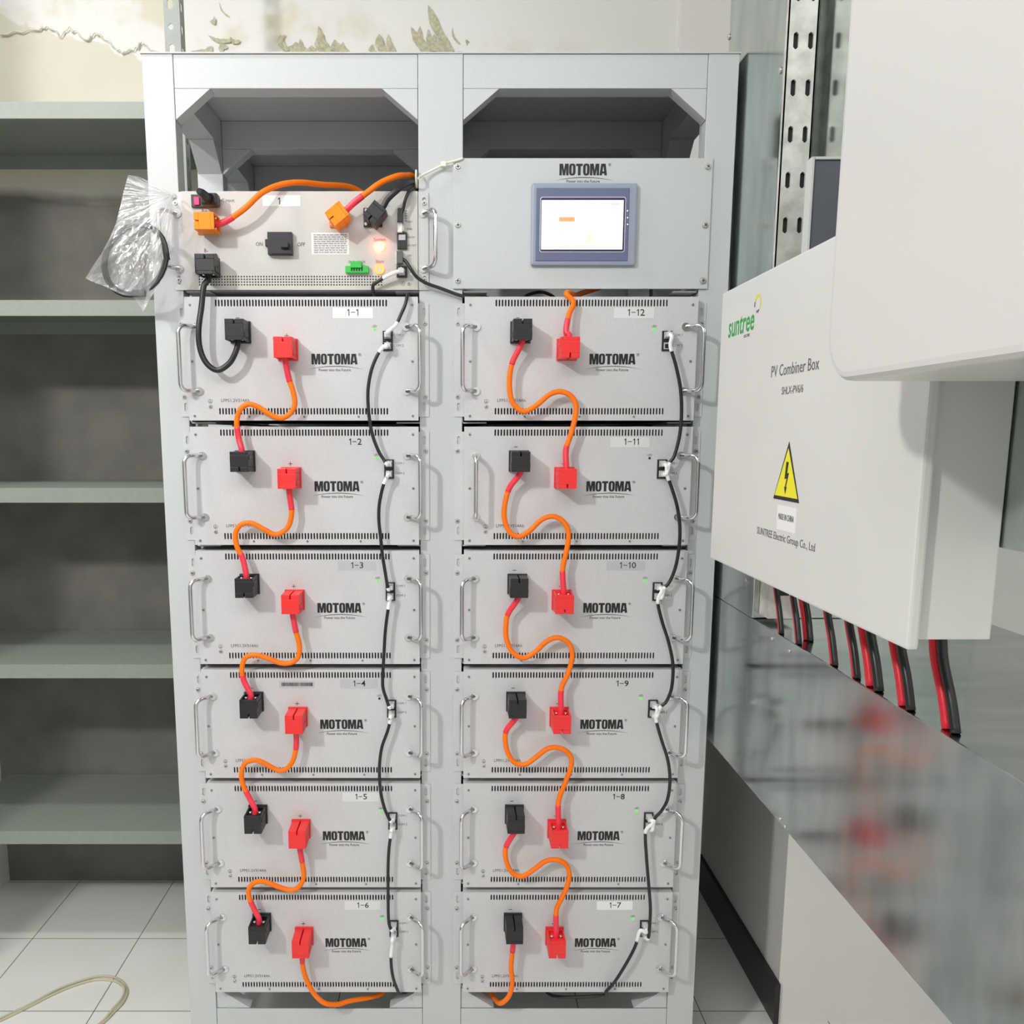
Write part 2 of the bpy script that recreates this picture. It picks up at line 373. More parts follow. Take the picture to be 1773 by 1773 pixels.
def logo(cx, cz, y, wtot, h, parent):
    mb = MB(); glyphs(mb, 'MOTOMA', cx-wtot/2, cz-h/2, h, wtot, y)
    k = wtot/.088; n = 24; o = len(mb.v)                          # tapering swoosh under the word
    for i in range(n+1):
        t = i/n*2-1; x = cx+.002*k+t*.0515*k; z = cz-h/2-.0030*k-.0058*k*t*t; th = .0011*k*(1-t*t)+.0001
        mb.v.append((x, y-.0003, z)); mb.v.append((x, y-.0003, z-th))
    for i in range(n): mb.face((o+2*i, o+2*i+1, o+2*i+3, o+2*i+2))
    mb.build('brand_lettering', 'print', parent)
    text('tagline_print', 'Power into the Future', (cx, y-.0002, cz-h/2-.0105*k), .0072*k, 'print', parent, .95)
    text('registered_mark', '®', (cx+wtot/2+.0048*k, y-.0002, cz+h/2-.002*k), .0075*k, 'gprint', parent)

# ------------------------------------------------------------------ the setting
def struct(name, mb, m): return tag(mb.build(name, m), kind='structure')
struct('floor', MB().box(-1.75, 1.75, -3.4, 1.0, -.05, 0), 'floor')
struct('wall_back', MB().box(-1.5, .95, .826, .93, 0, 3.0), 'wallb')
struct('wall_left_added', MB().box(-1.5, -1.40, -.45, .826, 0, 3.0), 'wall')  # unseen wall stub, added so its edge shadows the left of the shelving
mb = MB(); mb.prism_x([(.18, 0), (.826, 0), (.826, 3.0), (.18, 3.0)], .80, 1.72); struct('wall_right', mb, 'wall')
struct('wall_side', MB().box(1.62, 1.72, -3.4, .18, 0, 3.0), 'wall')
struct('wall_front', MB().box(-1.75, 1.75, -3.5, -3.4, 0, 3.0), 'wall')
struct('ceiling', MB().box(-1.75, 1.75, -3.4, 1.0, 3.0, 3.08), 'wall')
struct('trim_pilaster', MB().box(.633, .80, .80, .826, 0, 3.0), 'wall')
struct('baseboard_right', MB().box(.788, .80, .17, .80, 0, .105), 'base')
# peeled brush-stroke patches of bare plaster above the rack
mb = MB()
def leaf(px, py, px2, py2, wpx, seed):
    rnd = random.Random(seed); yy = .8245-.0006*(seed % 9); a = at(px, py, yy); b = at(px2, py2, yy); d = b-a; nrm = Vector((-d.z, 0, d.x)).normalized(); L_ = []; Rr = []
    n = 9; wd = wpx*.0022
    for i in range(n+1):
        t = i/n; ww = wd*(math.sin(math.pi*min(1, (t*.8+.2)))**.7)*(.75+.5*rnd.random())
        c = a+d*t+nrm*(.008*math.sin(t*3)); L_.append(c+nrm*ww*.5); Rr.append(c-nrm*ww*.5)
    o = len(mb.v); mb.v += [tuple(p) for p in L_+Rr]
    for i in range(n): mb.face((o+i, o+i+1, o+n+1+i+1, o+n+1+i))
for i, q in enumerate([(748, 92, 712, 46, 12), (736, 92, 728, 44, 9), (757, 92, 742, 50, 9), (765, 92, 752, 58, 8), (782, 90, 742, 8, 12), (776, 92, 760, 52, 6), (668, 92, 657, 58, 12), (684, 90, 673, 58, 7),
                       (572, 92, 552, 44, 9), (560, 92, 552, 62, 10), (590, 92, 580, 68, 13), (603, 92, 594, 72, 8), (520, 92, 512, 72, 14), (508, 92, 505, 78, 10), (533, 90, 520, 66, 6), (545, 92, 540, 78, 10), (498, 88, 486, 58, 8), (485, 80, 496, 60, 6), (650, 92, 646, 76, 8), (796, 76, 784, 46, 2.5),
                       (765, 92, 715, 90, 8), (800, 93, 750, 91, 8), (380, 88, 395, 82, 10), (368, 86, 330, 88, 10), (400, 70, 360, 60, 5), (415, 72, 398, 62, 5), (372, 30, 362, 36, 6), (398, 30, 380, 2, 2), (808, 78, 814, 74, 5)]): leaf(*q, i)
tag(mb.build('trim_peeled_plaster', 'olive'), kind='structure')
# curling paint edge, left of the rack
mb = MB()
E_ = [(0, 58), (60, 50), (85, 45), (105, 62), (120, 50), (150, 66), (165, 58), (185, 68), (200, 84), (215, 90), (235, 84), (245, 72), (258, 86), (275, 90)]
P_ = spline([at(x, y, .818) for x, y in E_], 5)
for i, p in enumerate(P_): P_[i] = p+Vector((0, 0, random.uniform(-.006, .006)))
mb.tube(P_, [random.uniform(.0008, .0035) for _ in P_], 6)
tag(mb.build('trim_paint_edge', mat('loose_paint', (.74, .71, .58), .9)), kind='structure')

# ------------------------------------------------------------------ steel shelving on the left
sh = thing('shelving_unit', 'grey green steel shelving unit with bare shelves, left of the battery rack', 'shelving', (-.98, .63, 0))
def slot_angle(x0, x1, yf, side, z0, z1, name='upright'):
    """L-shaped slotted angle: front flange x0..x1 at yf, side flange running back from x0 or x1"""
    mb = MB(); n = int((z1-z0)/.048); p = (z1-z0)/n; cx = (x0+x1)/2
    for i in range(n):
        a = z0+i*p; hh = (.0085, .0115)[i % 2] if i % 3 else .0065
        slotted(mb, 0, 0, 0, 0, [(x0, x1, a, a+p, cx-.003, a+p/2, .0065, hh, True)], yf, .002)
    xs = x1 if side > 0 else x0; o = len(mb.v)
    m2 = MB()
    for i in range(n):
        a = z0+i*p; slotted(m2, 0, 0, 0, 0, [(0, .035, a, a+p, .0175, a+p/2, .0065, .0115, True)], 0, .002)
    mb.v += [(xs-side*y, yf+x, z) for x, y, z in m2.v]
    for f in m2.f: mb.face([i+o for i in f])
    mb.box(x0, x1, yf+.0019, yf+.0021, z0, z0+.001)
    return mb.build(name, 'angle', sh)
slot_angle(-.656, -.619, .438, 1, 0, 2.9)
slot_angle(-.656, -.619, .785, 1, 0, 2.19)
slot_angle(-1.375, -1.34, .438, -1, 0, 2.9)
for z in (2.184, 1.734, 1.278, .8207, .3602):
    mb = MB(); x0, x1, y0, y1 = -1.372, -.618, .443, .822
    mb.box(x0, x1, y0, y1, z-.0015, z); mb.box(x0, x1, y0, y0+.0015, z-.037, z-.0015); mb.box(x0, x1, y1-.0015, y1, z-.037, z-.0015)
    mb.box(x0, x0+.0015, y0, y1, z-.037, z-.0015); mb.box(x1-.0015, x1, y0, y1, z-.037, z-.0015)
    mb.box(x0, x1, y0+.0015, y0+.012, z-.037, z-.0355)
    mb.build('shelf', 'shelf', sh)

# ------------------------------------------------------------------ the rack frame
XL, XR, ZT = -.563, .537, 2.1025
rk = thing('battery_rack', 'tall light grey two-column steel rack frame holding the battery modules', 'rack', (-.013, .35, 0))
posts = ((XL, -.506), (-.0545, .0285), (.4805, XR))
for yf, nm in ((0, 'front_post'), (.33, 'middle_post'), (.645, 'rear_post')):
    for a, b in posts: MB().box(a, b, yf, yf+.042, 0, ZT).build(nm, 'rack', rk, .0012)
bays = ((-.506, -.0545), (.0285, .4805))
for yf in (0, .33, .645):
    for a, b in bays:
        MB().box(a+.0008, b-.0008, yf+.0008, yf+.042, 2.0435, ZT-.0005).build('top_beam', 'rack', rk, .001)
        MB().box(a+.0008, b-.0008, yf+.0008, yf+.0035, .10, .168).build('base_beam', 'rack', rk, .001)
        for s, x in ((1, a+.001), (-1, b-.001)):
            MB().prism([(x, 2.043), (x+s*.066, 2.043), (x, 1.989)], yf+.0005, yf+.03).build('corner_gusset', 'rack', rk, .0006)
            MB().prism([(x, .168), (x+s*.072, .168), (x, .216)], yf+.0040, yf+.03).build('corner_gusset', 'rack', rk, .0006)
for (a, b) in ((XL, -.506), (.4805, XR), (-.0545, .0285)):
    for y0, y1 in ((.042, .33), (.372, .645)):
        MB().box(a, b, y0, y1, 2.0435, ZT-.0005).build('side_beam', 'rack', rk, .001)
        MB().box(a, b, y0, y1, .10, .168).build('side_beam', 'rack', rk, .001)
        if a != -.0545:
            s0, s1 = a+.002, b-.002
            MB().prism_x([(y0, 2.043), (y0+.062, 2.043), (y0, 1.99)], s0, s1).build('corner_gusset', 'rack', rk)
            MB().prism_x([(y1, 2.043), (y1-.062, 2.043), (y1, 1.99)], s0, s1).build('corner_gusset', 'rack', rk)
MB().box(XL-.002, XR+.002, -.0025, .689, ZT, ZT+.0022).build('top_cover', 'rack', rk)
MB().box(XL+.01, XR-.01, .676, .686, .17, 2.04).build('back_panel', 'rack', rk)
CX = (-.278, .254)
ROWS = [1.553-.2428*i for i in range(6)]
for c in CX:                                                     # angle rails under every unit
    for i, z in enumerate(ROWS+[1.553+.1155+.0155+.1155]):
        zb = z-.1155-.0015 if i < 6 else 1.6845
        for s in (-1, 1):
            mb = MB(); x = c+s*.2258
            mb.box(min(x, x-s*.048), max(x, x-s*.048), .004, .62, zb-.004, zb-.0015)
            mb.box(min(x, x-s*.002), max(x, x-s*.002), .004, .62, zb-.004, zb+.018)
            mb.build('support_rail', 'rack', rk)

# ------------------------------------------------------------------ battery module (prototype in module coordinates, then copies)
FY = -.02
def screw(x, z, y, parent, r=.0032, m='zinc', name='screw'):
    mb = MB(); mb.cyl((x, y, z), (0, -1, 0), r*1.25, .0006, 14); mb.cyl((x, y-.0006, z), (0, -1, 0), r, r*.55, 14, r*.75)
    mb.cur = 1; a = random.uniform(0, 1.5); t = r*.55+.0007
    for k in (0, math.pi/2):
        c, s = math.cos(a+k), math.sin(a+k); hx, w_ = r*.6, r*.13
        mb.add([(x+c*u-s*v, y-t, z+s*u+c*v) for u, v in ((-hx, -w_), (hx, -w_), (hx, w_), (-hx, w_))], [(0, 1, 2, 3)])
    return mb.build(name, [m, 'print'], parent)
def handle(parent, x, z0, z1, y0, dx, dy, r=.0042, m='chrome'):
    """bow handle: two legs leaving the panel at z0/z1 towards (dx,dy) and a grip between them"""
    rr = .014; d = Vector((dx, dy, 0)); L_ = d.length; u = d/L_; A = Vector((x, y0, z0)); B = Vector((x, y0, z1)); pts = [A, A+u*(L_-rr)]
    up = Vector((0, 0, 1))
    for k in range(1, 7): t = k/7*math.pi/2; pts.append(A+u*(L_-rr+rr*math.sin(t))+up*rr*(1-math.cos(t)))
    pts.append(A+d+up*rr); pts.append(B+d-up*rr)
    for k in range(1, 7): t = math.pi/2-k/7*math.pi/2; pts.append(B+u*(L_-rr+rr*math.sin(t))-up*rr*(1-math.cos(t)))
    pts += [B+u*(L_-rr), B]
    h = MB().tube(pts, r, 12).build('handle', m, parent)
    for p in (A, B): MB().ring(p, (0, -1, 0), .0035, .0075, .003).cyl(p, (0, -1, 0), .0055, .0045, 6, sm=False).build('mounting_nut', m, h)
    return h
def module_proto():
    t = thing('battery_module', None, 'battery', (0, 0, -.1155))
    W, H = .2215, .1155; mb = MB(); y = FY
    def q(a, b, c, d): mb.add([(a, y, c), (b, y, c), (b, y, d), (a, y, d)], [(0, 1, 2, 3)])
    band(mb, -W, W, .096, .112, y, .0025, 56, -.1645, .1645, .00150, .0064, True)
    band(mb, -W, W, -.106, -.090, y, .0025, 56, -.1645, .1645, .00150, .0064, True)
    q(-W, W, .112, H); q(-W, W, -.090, .096); q(-W, W, -H, -.106)
    mb.add([(-W, y, -H), (W, y, -H), (W, 0, -H), (-W, 0, -H)], [(0, 1, 2, 3)]); mb.add([(-W, y, H), (W, y, H), (W, 0, H), (-W, 0, H)], [(0, 1, 2, 3)])
    for s in (-W, W): mb.add([(s, y, -H), (s, y, H), (s, 0, H), (s, 0, -H)], [(0, 1, 2, 3)])
    mb.build('front_panel', 'panel', t)
    cs = MB(); cs.box(-W+.001, W-.001, .0, .60, -H+.001, H-.001); cs.cur = 1; cs.box(-W+.004, W-.004, FY+.006, -.0002, -H+.004, H-.004)
    cs.build('case', ['case', 'inside'], t)
    for s in (-1, 1):                                            # mounting ears
        e = MB(); a, b = sorted((s*W, s*.2418)); y0 = -.0022
        cells = []
        for (c, d, cz, hh) in ((-.108, -.077, -.0895, .008), (.077, .106, .0895, .008)):
            cells.append((a, b, c, d, s*.2325, cz, .0028, hh, True))
        slotted(e, 0, 0, 0, 0, cells, y0, .0017, 1); e.add([(a, y0, -.077), (b, y0, -.077), (b, y0, .077), (a, y0, .077)], [(0, 1, 2, 3)])
        e.add([(s*.2418, y0, -.108), (s*.2418, y0, .106), (s*.2418, -.0004, .106), (s*.2418, -.0004, -.108)], [(0, 1, 2, 3)])
        e.add([(a, y0, -.108), (b, y0, -.108), (b, -.0004, -.108), (a, -.0004, -.108)], [(0, 1, 2, 3)])
        e.add([(a, y0, .106), (b, y0, .106), (b, -.0004, .106), (a, -.0004, .106)], [(0, 1, 2, 3)])
        e.build('mounting_ear', ['panel', 'dkscrew'], t)  # slot walls get the dark screw colour, painting shade into their outlines
        for z in (.068, -.070): screw(s*.2345, z, -.0022, t, .0040)
        for z in (.1005, -.004, -.107): screw(s*.2108, z, FY, t, .0022, 'dkscrew')
    for x in (-.105, .001, .106): screw(x, -.1082, FY, t, .0019, 'dkscrew')
    logo(.0615, .0003, FY, .088, .0198, t)
    text('rating_print', 'LFP51.2V314Ah', (-.131, FY-.0002, -.0777), .0088, 'gprint', t, .98)
    MB().ring((-.1795, FY, -.0792), (0, -1, 0), .0034, .0040, .0003).box(-.1798, -.1792, FY-.0003, FY, -.0805, -.0765).box(-.1818, -.1772, FY-.0003, FY, -.0808, -.0802).box(-.1806, -.1784, FY-.0003, FY, -.0817, -.0812).build('earth_symbol', 'gprint', t)
    screw(-.1795, -.0893, FY, t, .0034, name='earth_screw')
    MB().box(-.1245, -.1175, FY-.0003, FY, .0762, .0772).build('minus_mark', 'print', t)
    MB().box(-.0325, -.0245, FY-.0003, FY, .0435, .0445).box(-.02895, -.02805, FY-.0003, FY, .040, .048).build('plus_mark', 'print', t)
    for x, z, m in ((MX, MZ, 'blackp'), (PX_, PZ, 'red')):
        MB().box(x-.0195, x+.0195, FY-.006, FY, z-.0205, z+.0205).build('power_socket', m, t, .001)
    mb = MB(); mb.box(.1545, .1735, FY-.003, FY, .0153, .0525); mb.cur = 1
    for z in (.0443, .0247): mb.box(.1578, .1702, FY-.0036, FY-.003, z-.0062, z+.0062)
    mb.cur = 2
    for z in (.0443, .0247): mb.box(.1600, .1680, FY-.0042, FY-.0036, z-.0045, z+.0035)
    mb.build('network_port', ['blackp', 'gsticker', 'blackp'], t)
    text('port_print', 'COM 1', (.1845, FY-.0002, .0448), .0062, 'gprint', t)
    text('port_print', 'COM 2', (.1845, FY-.0002, .0255), .0062, 'gprint', t)
    text('indicator_print', 'LED', (.1392, FY-.0002, .0612), .0055, 'gprint', t)
    return t
MX, MZ, PX_, PZ = -.1155, .0495, -.0268, .0175
proto = module_proto(); mods = {}
LEDX, LEDZ = .1392, .0550
def copy_tree(o, parent=None):
    c = o.copy(); COL.objects.link(c)
    if parent is not None: inv = o.matrix_parent_inverse.copy(); c.parent = parent; c.matrix_parent_inverse = inv
    for ch in list(o.children): copy_tree(ch, c)
    return c
names = {1: 'top', 2: 'second', 3: 'third', 4: 'fourth', 5: 'fifth', 6: 'bottom'}
STK = {1: 'sticker', 12: 'psticker', 3: 'gsticker', 4: 'gsticker', 10: 'gsticker', 6: 'psticker', 7: 'sticker', 2: 'panel', 5: 'psticker', 8: 'panel', 9: 'panel', 11: 'psticker'}
order = []
for n in range(1, 13):
    colm = 0 if n <= 6 else 1; row = n if n <= 6 else 13-n
    order.append((n, colm, row))
jobs = []
for k, (n, colm, row) in enumerate(order):
    o = proto if k == len(order)-1 else copy_tree(proto)
    jobs.append((n, colm, row, o))
for n, colm, row, o in jobs:
    cx, cz = CX[colm], ROWS[row-1]
    o.location = (cx, 0, cz-.1155); mods[n] = (o, cx, cz)
    o['group'] = 'battery modules in the rack'
    o['label'] = 'grey battery module numbered 1-%d, %s of six in the %s column' % (n, names[row], ('left', 'right')[colm])
    # own parts
    base = o.location.copy(); o.location = (0, 0, -.1155)
    if not (n == 11): handle(o, -.199, -.060, .060, FY, -.027, -.030)
    else: handle(o, -.199, -.060, .060, FY, -.001, -.040)
    handle(o, .1985, -.060, .060, FY, .027, -.030)
    m = STK[n]; dx = -.002 if colm == 0 else 0
    st = None
    if m != 'panel':
        st = MB().box(.062+dx, .138+dx, FY-.0003, FY, .076, .0955).build('number_sticker', m, o)
    number('1\u2013%d' % n, (.1005+(.003 if n > 9 else 0)+dx, FY-.0003, .0868), .0122, 'print', o)
    MB().cyl((LEDX, FY, LEDZ), (0, -1, 0), .0024, .001, 12).build('status_light', 'led_off' if n in (4, 11) else 'green_on', o)
    if n == 4:
        b = MB().box(-.064, .008, FY-.0003, FY, .0765, .093).build('barcode_sticker', 'gsticker', o)
        mb = MB(); x = -.059; rb = random.Random(3)
        while x < .003:
            ww = rb.choice((.0005, .0009, .0014)); mb.box(x, x+ww, FY-.0006, FY-.0003, .0812, .0885); x += ww+rb.choice((.0006, .0009))
        mb.build('barcode', 'print', b)
    o.location = base

# ------------------------------------------------------------------ battery management unit, top left
BX, BZ0, BZ1 = -.278, 1.6835, 1.8615; by = -.006
bu = thing('battery_control_unit', 'beige grey control unit with switch and glowing red lamp, top of the left column', 'controller', (BX, 0, BZ0))
def bx_(x, y, Y=by): return at(x, y, Y)
mb = MB(); y = by; n = 66; hx0, hx1 = at(343, 486, by).x, at(663, 486, by).x
zt, zb = at(500, 476.5, by).z, at(500, 495.5, by).z; rh = (zt-zb)/4
for i in range(4): band(mb, BX-.2215, BX+.2215, zb+i*rh, zb+(i+1)*rh, y, .002, n, hx0, hx1, .00155, .0015, True)
mb.add([(BX-.2215, y, BZ0), (BX+.2215, y, BZ0), (BX+.2215, y, zb), (BX-.2215, y, zb)], [(0, 1, 2, 3)])
mb.add([(BX-.2215, y, zt), (BX+.2215, y, zt), (BX+.2215, y, BZ1), (BX-.2215, y, BZ1)], [(0, 1, 2, 3)])
for z in (BZ0, BZ1): mb.add([(BX-.2215, y, z), (BX+.2215, y, z), (BX+.2215, .003, z), (BX-.2215, .003, z)], [(0, 1, 2, 3)])
for x in (BX-.2215, BX+.2215): mb.add([(x, y, BZ0), (x, y, BZ1), (x, .003, BZ1), (x, .003, BZ0)], [(0, 1, 2, 3)])
mb.build('front_panel', 'bms', bu)
cs = MB(); cs.box(BX-.2205, BX+.2205, .001, .50, BZ0+.001, BZ1-.001); cs.cur = 1; cs.box(BX-.21, BX+.21, by+.0021, .0009, zb-.002, zt+.002); cs.build('case', ['case', 'inside'], bu)
for s in (-1, 1):
    a, b = sorted((BX+s*.2222, BX+s*.2418)); e = MB(); ym = -.003
    slotted(e, 0, 0, 0, 0, [(a, b, BZ1-.035, BZ1, BX+s*.234, BZ1-.018, .0035, .008, True), (a, b, BZ0, BZ0+.035, BX+s*.234, BZ0+.018, .0035, .008, True)], ym, .002)
    e.box(a, b, ym, -.0006, BZ0+.035, BZ1-.035); e.build('mounting_flange', 'panel', bu)
    handle(bu, BX+s*.2315, BZ0+.039, BZ1-.039, ym, s*.024, -.036)
    screw(BX+s*.234, BZ1-.021, ym, bu, .0045); screw(BX+s*.234, BZ0+.018, ym, bu, .0045)
def pbox(x0, y0, x1, y1, d, Y=None, mtl='blackp', name='panel_block', par=None, bev=.0008):
    Y = by if Y is None else Y; a = at(x0, y1, Y); b = at(x1, y0, Y)
    return MB().box(a.x, b.x, Y-d, Y, a.z, b.z).build(name, mtl, par or bu, bev)
pi = pbox(333, 338, 377, 360, .006, name='power_inlet'); pbox(337, 342, 345, 355, .004, by-.006, 'amber', 'rocker_switch', pi, .0004)
text('inlet_print', 'AC input', bx_(392, 347)+Vector((0, -.0002, 0)), .008, 'gprint', bu)
text('terminal_print', 'B+', bx_(354, 366)+Vector((0, -.0002, 0)), .0095, 'gprint', bu)
text('terminal_print', 'B-', bx_(357, 434)+Vector((0, -.0002, 0)), .0095, 'gprint', bu)
text('terminal_print', '-', bx_(673, 356)+Vector((0, -.0002, 0)), .009, 'gprint', bu)
br = pbox(466, 404, 507, 443, .012, name='circuit_breaker'); pbox(471, 416, 506, 440, .004, by-.012, 'blackp', 'breaker_window', br); pbox(461, 416, 469, 428, .010, name='breaker_catch', par=br)
pbox(487, 421, 500, 430, .008, by-.016, 'blackp', 'breaker_toggle', br)
text('switch_print', 'ON', bx_(449, 423)+Vector((0, -.0002, 0)), .0095, 'print', bu, .9)
text('switch_print', 'OFF', bx_(521.5, 423.5)+Vector((0, -.0002, 0)), .0095, 'print', bu, .9)
sp = pbox(540, 403, 604, 441, .0003, mtl='sticker', name='rating_sticker', bev=0)
mb = MB(); a = at(542, 439, by); b = at(602, 405, by)
for i in range(9):
    z = a.z+(b.z-a.z)*(i+.5)/9; x = a.x+.002
    mb.box(a.x, b.x, by-.0006, by-.0003, z-.0022, z-.0020)
    while x < b.x-.003:
        l = random.uniform(.003, .009); mb.box(x, min(x+l, b.x-.002), by-.0006, by-.0003, z-.0004, z+.0007); x += l+.0015
mb.build('fine_print', 'gprint', sp)
st = pbox(455, 338, 520, 357, .0003, mtl='sticker', name='number_sticker', bev=0)
number('1', bx_(483.5, 348)+Vector((0, -.0003, 0)), .0122, 'print', bu)
c = bx_(657.5, 427); sl = MB().cyl(c, (0, -1, 0), .0085, .006, 20, .0075).build('system_lamp', 'syslamp', bu)
text('lamp_print', 'System', bx_(657.5, 415)+Vector((0, -.0002, 0)), .0082, 'rprint', bu)
c = bx_(657.5, 466.5); sb_ = MB().ring(c, (0, -1, 0), .0048, .0088, .004).build('start_button', 'startlamp', bu); MB().cyl(c, (0, -1, 0), .0046, .003, 16).build('button_cap', 'zinc', sb_)
text('lamp_print', 'Start', bx_(657.5, 453)+Vector((0, -.0002, 0)), .0082, 'rprint', bu)
tb = pbox(599, 462, 639, 474, .010, mtl='green', name='terminal_block'); pbox(608, 455, 627, 466, .014, mtl='green', name='terminal_plug', par=tb)
a = at(608, 471, by); b = at(630, 464, by); mb = MB()
for i in range(5): x = a.x+(b.x-a.x)*(i+.15)/5; mb.box(x, x+.0025, by-.0105, by-.010, a.z, b.z)
mb.build('terminal_slots', 'inside', tb)
text('terminal_print', 'D1 D1 D2 D2', bx_(618, 453.5)+Vector((0, -.0002, 0)), .0055, 'print', bu)
for (x0, y0, x1, y1, d, m, nm) in ((689, 362, 698, 388, .008, 'blackp', 'pin_header'), (688, 403, 705, 432, .006, 'blackp', 'network_port'), (686, 436, 697, 459, .007, 'zinc', 'serial_port'), (687, 462, 705, 481, .006, 'blackp', 'network_port')):
    pbox(x0, y0, x1, y1, d, mtl=m, name=nm)
pbox(691, 466, 701, 477, .0006, by-.006, 'gsticker', 'port_opening'); pbox(690, 406, 702, 416, .0006, by-.006, 'gsticker', 'port_opening')
for (x, y_, s) in ((709, 384, 'CAN 1'), (709, 397, 'RS485'), (711, 411, 'CAN IN'), (712, 425, 'CAN OUT'), (709, 443, 'DRY'), (711, 471, 'LAN')):
    text('port_print', s, bx_(x, y_)+Vector((0, -.0002, 0)), .0052, 'gprint', bu, .8)
mb = MB()
for i in range(5): p = bx_(703, 365+i*4.3); mb.box(p.x-.003, p.x+.003, by-.0003, by, p.z-.0004, p.z+.0004); mb.box(p.x-.0004, p.x+.0004, by-.0003, by, p.z-.002, p.z+.002)
mb.build('pin_marks', 'gprint', bu)
p = bx_(697.5, 491); MB().ring(p, (0, -1, 0), .0034, .0040, .0003).box(p.x-.0003, p.x+.0003, by-.0003, by, p.z-.001, p.z+.003).box(p.x-.002, p.x+.002, by-.0003, by, p.z-.0015, p.z-.0010).build('earth_symbol', 'gprint', bu)
p = bx_(708, 491); screw(p.x, p.z, by, bu, .0035, name='earth_screw')
# flanged sockets of the control unit
def flange_sock(x0, y0, x1, y1, m, corners):
    s_ = pbox(x0, y0, x1, y1, .005, mtl=m, name='power_socket')
    for (x, y_) in corners:
        p = bx_(x, y_); MB().cyl((p.x, by-.005, p.z), (0, -1, 0), .0028, .0015, 12).build('socket_screw', 'chrome', s_)
flange_sock(343, 376, 373, 406, 'orangep', [(347, 402), (369, 402)])
flange_sock(339, 440, 376, 474, 'blackp', [(372, 444), (372, 469)])
flange_sock(571, 363, 602, 394, 'orangep', [(575, 389), (597, 389)])
flange_sock(630, 361, 662, 394, 'blackp', [(634, 389), (657, 389), (634, 365)])

# ------------------------------------------------------------------ display panel, top right
dp = thing('display_panel', 'pale grey blank panel carrying a lit touch screen, top of the right column', 'panel', (.252, 0, 1.685))
MB().box(.0105, .4955, -.0045, -.0005, 1.6855, 1.9205).build('panel_plate', 'rack', dp, .0008)
for x in (.0195, .4865):
    for z in (1.905, 1.801, 1.700): screw(x, z, -.0045, dp, .0055)
logo(.2535, 1.9002, -.0045, .089, .0205, dp)
a = at(918, 461, -.0045); b = at(1103, 319, -.0045); hx = thing
fr = MB(); fr.box(a.x, b.x, -.0145, -.0045, a.z, b.z); hm = fr.build('screen_frame', 'bezel2', dp, .004)
a2 = at(927, 452, -.0145); b2 = at(1090, 326, -.0145); MB().box(a2.x, b2.x, -.0160, -.0145, a2.z, b2.z).build('screen_bezel', 'bezel', hm, .001)
def rrect(x0, y0, x1, y1, Y, d, m, nm, par, rad=.0):
    a = at(x0, y1, Y); b = at(x1, y0, Y); r = rad; pts = []
    if r:
        for (cx, cz, s0) in ((b.x-r, b.z-r, 0), (a.x+r, b.z-r, 90), (a.x+r, a.z+r, 180), (b.x-r, a.z+r, 270)):
            for k in range(5): t = R(s0+k*22.5); pts.append((cx+r*math.cos(t), cz+r*math.sin(t)))
    else: pts = [(a.x, a.z), (b.x, a.z), (b.x, b.z), (a.x, b.z)]
    return MB().prism(pts, Y-d, Y).build(nm, m, par)
rrect(934, 341, 1084, 436.5, -.0160, .0004, 'sticker', 'screen_outline', hm, .004)
rrect(935, 342, 1083, 435.5, -.0164, .0003, 'navy', 'screen_surround', hm, .0035)
rrect(936.5, 346.5, 1080, 432, -.0167, .0005, 'scr', 'lit_screen', hm)
for q in ((1033, 361, 1063, 374, 'scr2'), (1033, 376, 1063, 386, 'scr2'), (1033, 388, 1063, 400, 'scr2'), (942, 363, 958, 369, 'scr2'), (945, 377, 960, 384, 'scr2'), (966, 389, 996, 398, 'scr2'), (948, 407, 965, 420, 'scr2'), (983, 407, 998, 423, 'scr2'), (1048, 407, 1065, 422, 'scr2'),
          (968, 376, 995, 383.5, 'scro'), (1057, 351.5, 1073, 354.5, 'scrp')):
    rrect(*q[:4], -.0172, .0002, q[4], 'screen_item', hm)
p0, p1, p2 = at(1013, 419, -.0172), at(1026, 419, -.0172), at(1019.5, 406, -.0172)
MB().prism([(p0.x, p0.z), (p1.x, p1.z), (p2.x, p2.z)], -.0174, -.0172).build('screen_item', 'scry', hm)
for y_ in (365, 377, 388.5): p = at(1086.5, y_, -.0160); MB().cyl(p, (0, -1, 0), .0011, .0006, 8).build('indicator_dot', 'dotw', hm)

# ------------------------------------------------------------------ cables
def plug(name, c, yb, ang, m, par, wd=.035, dp_=.046, ht=.038):
    """cable plug standing off the panel at yb; ang 0 = cable leaves downwards, 180 = upwards"""
    mb = MB(); w2 = wd/2; h2 = ht/2; y0, y1 = yb-dp_, yb
    mb.box(-w2, w2, y0, y1, -h2+.006, h2-.009)
    for s in (-1, 1): mb.box(min(s*.0013, s*w2), max(s*.0013, s*w2), y0, y1, h2-.009, h2)     # two lips with a slot between
    for s in (-1, 1): mb.box(min(s*(w2-.003), s*w2), max(s*(w2-.003), s*w2), y0, y1, -h2, -h2+.006)   # open cable end
    mb.box(-w2+.003, w2-.003, y0, y0+.004, -h2, -h2+.006); mb.box(-w2+.003, w2-.003, y1-.006, y1, -h2, -h2+.006)
    for s in (-1, 1): mb.box(min(s*w2, s*(w2+.0008)), max(s*w2, s*(w2+.0008)), y0+.006, y1-.008, -.012, -.003)
    xf = Matrix.Translation(Vector((c[0], 0, c[1]))) @ Matrix.Rotation(R(ang), 4, 'Y')
    o = mb.build(name, m, par, .0008, xf)
    if par is not None:
        s2 = MB()
        for s in (-1, 1): s2.cyl((s*.0095, (y0+y1)/2, -h2+.0045), (0, 0, -1), .0028, .003, 10)
        s2.build('terminal_screw', 'chrome', o, 0, xf)
    return o
def seglen(P): return sum((P[i+1]-P[i]).length for i in range(len(P)-1))
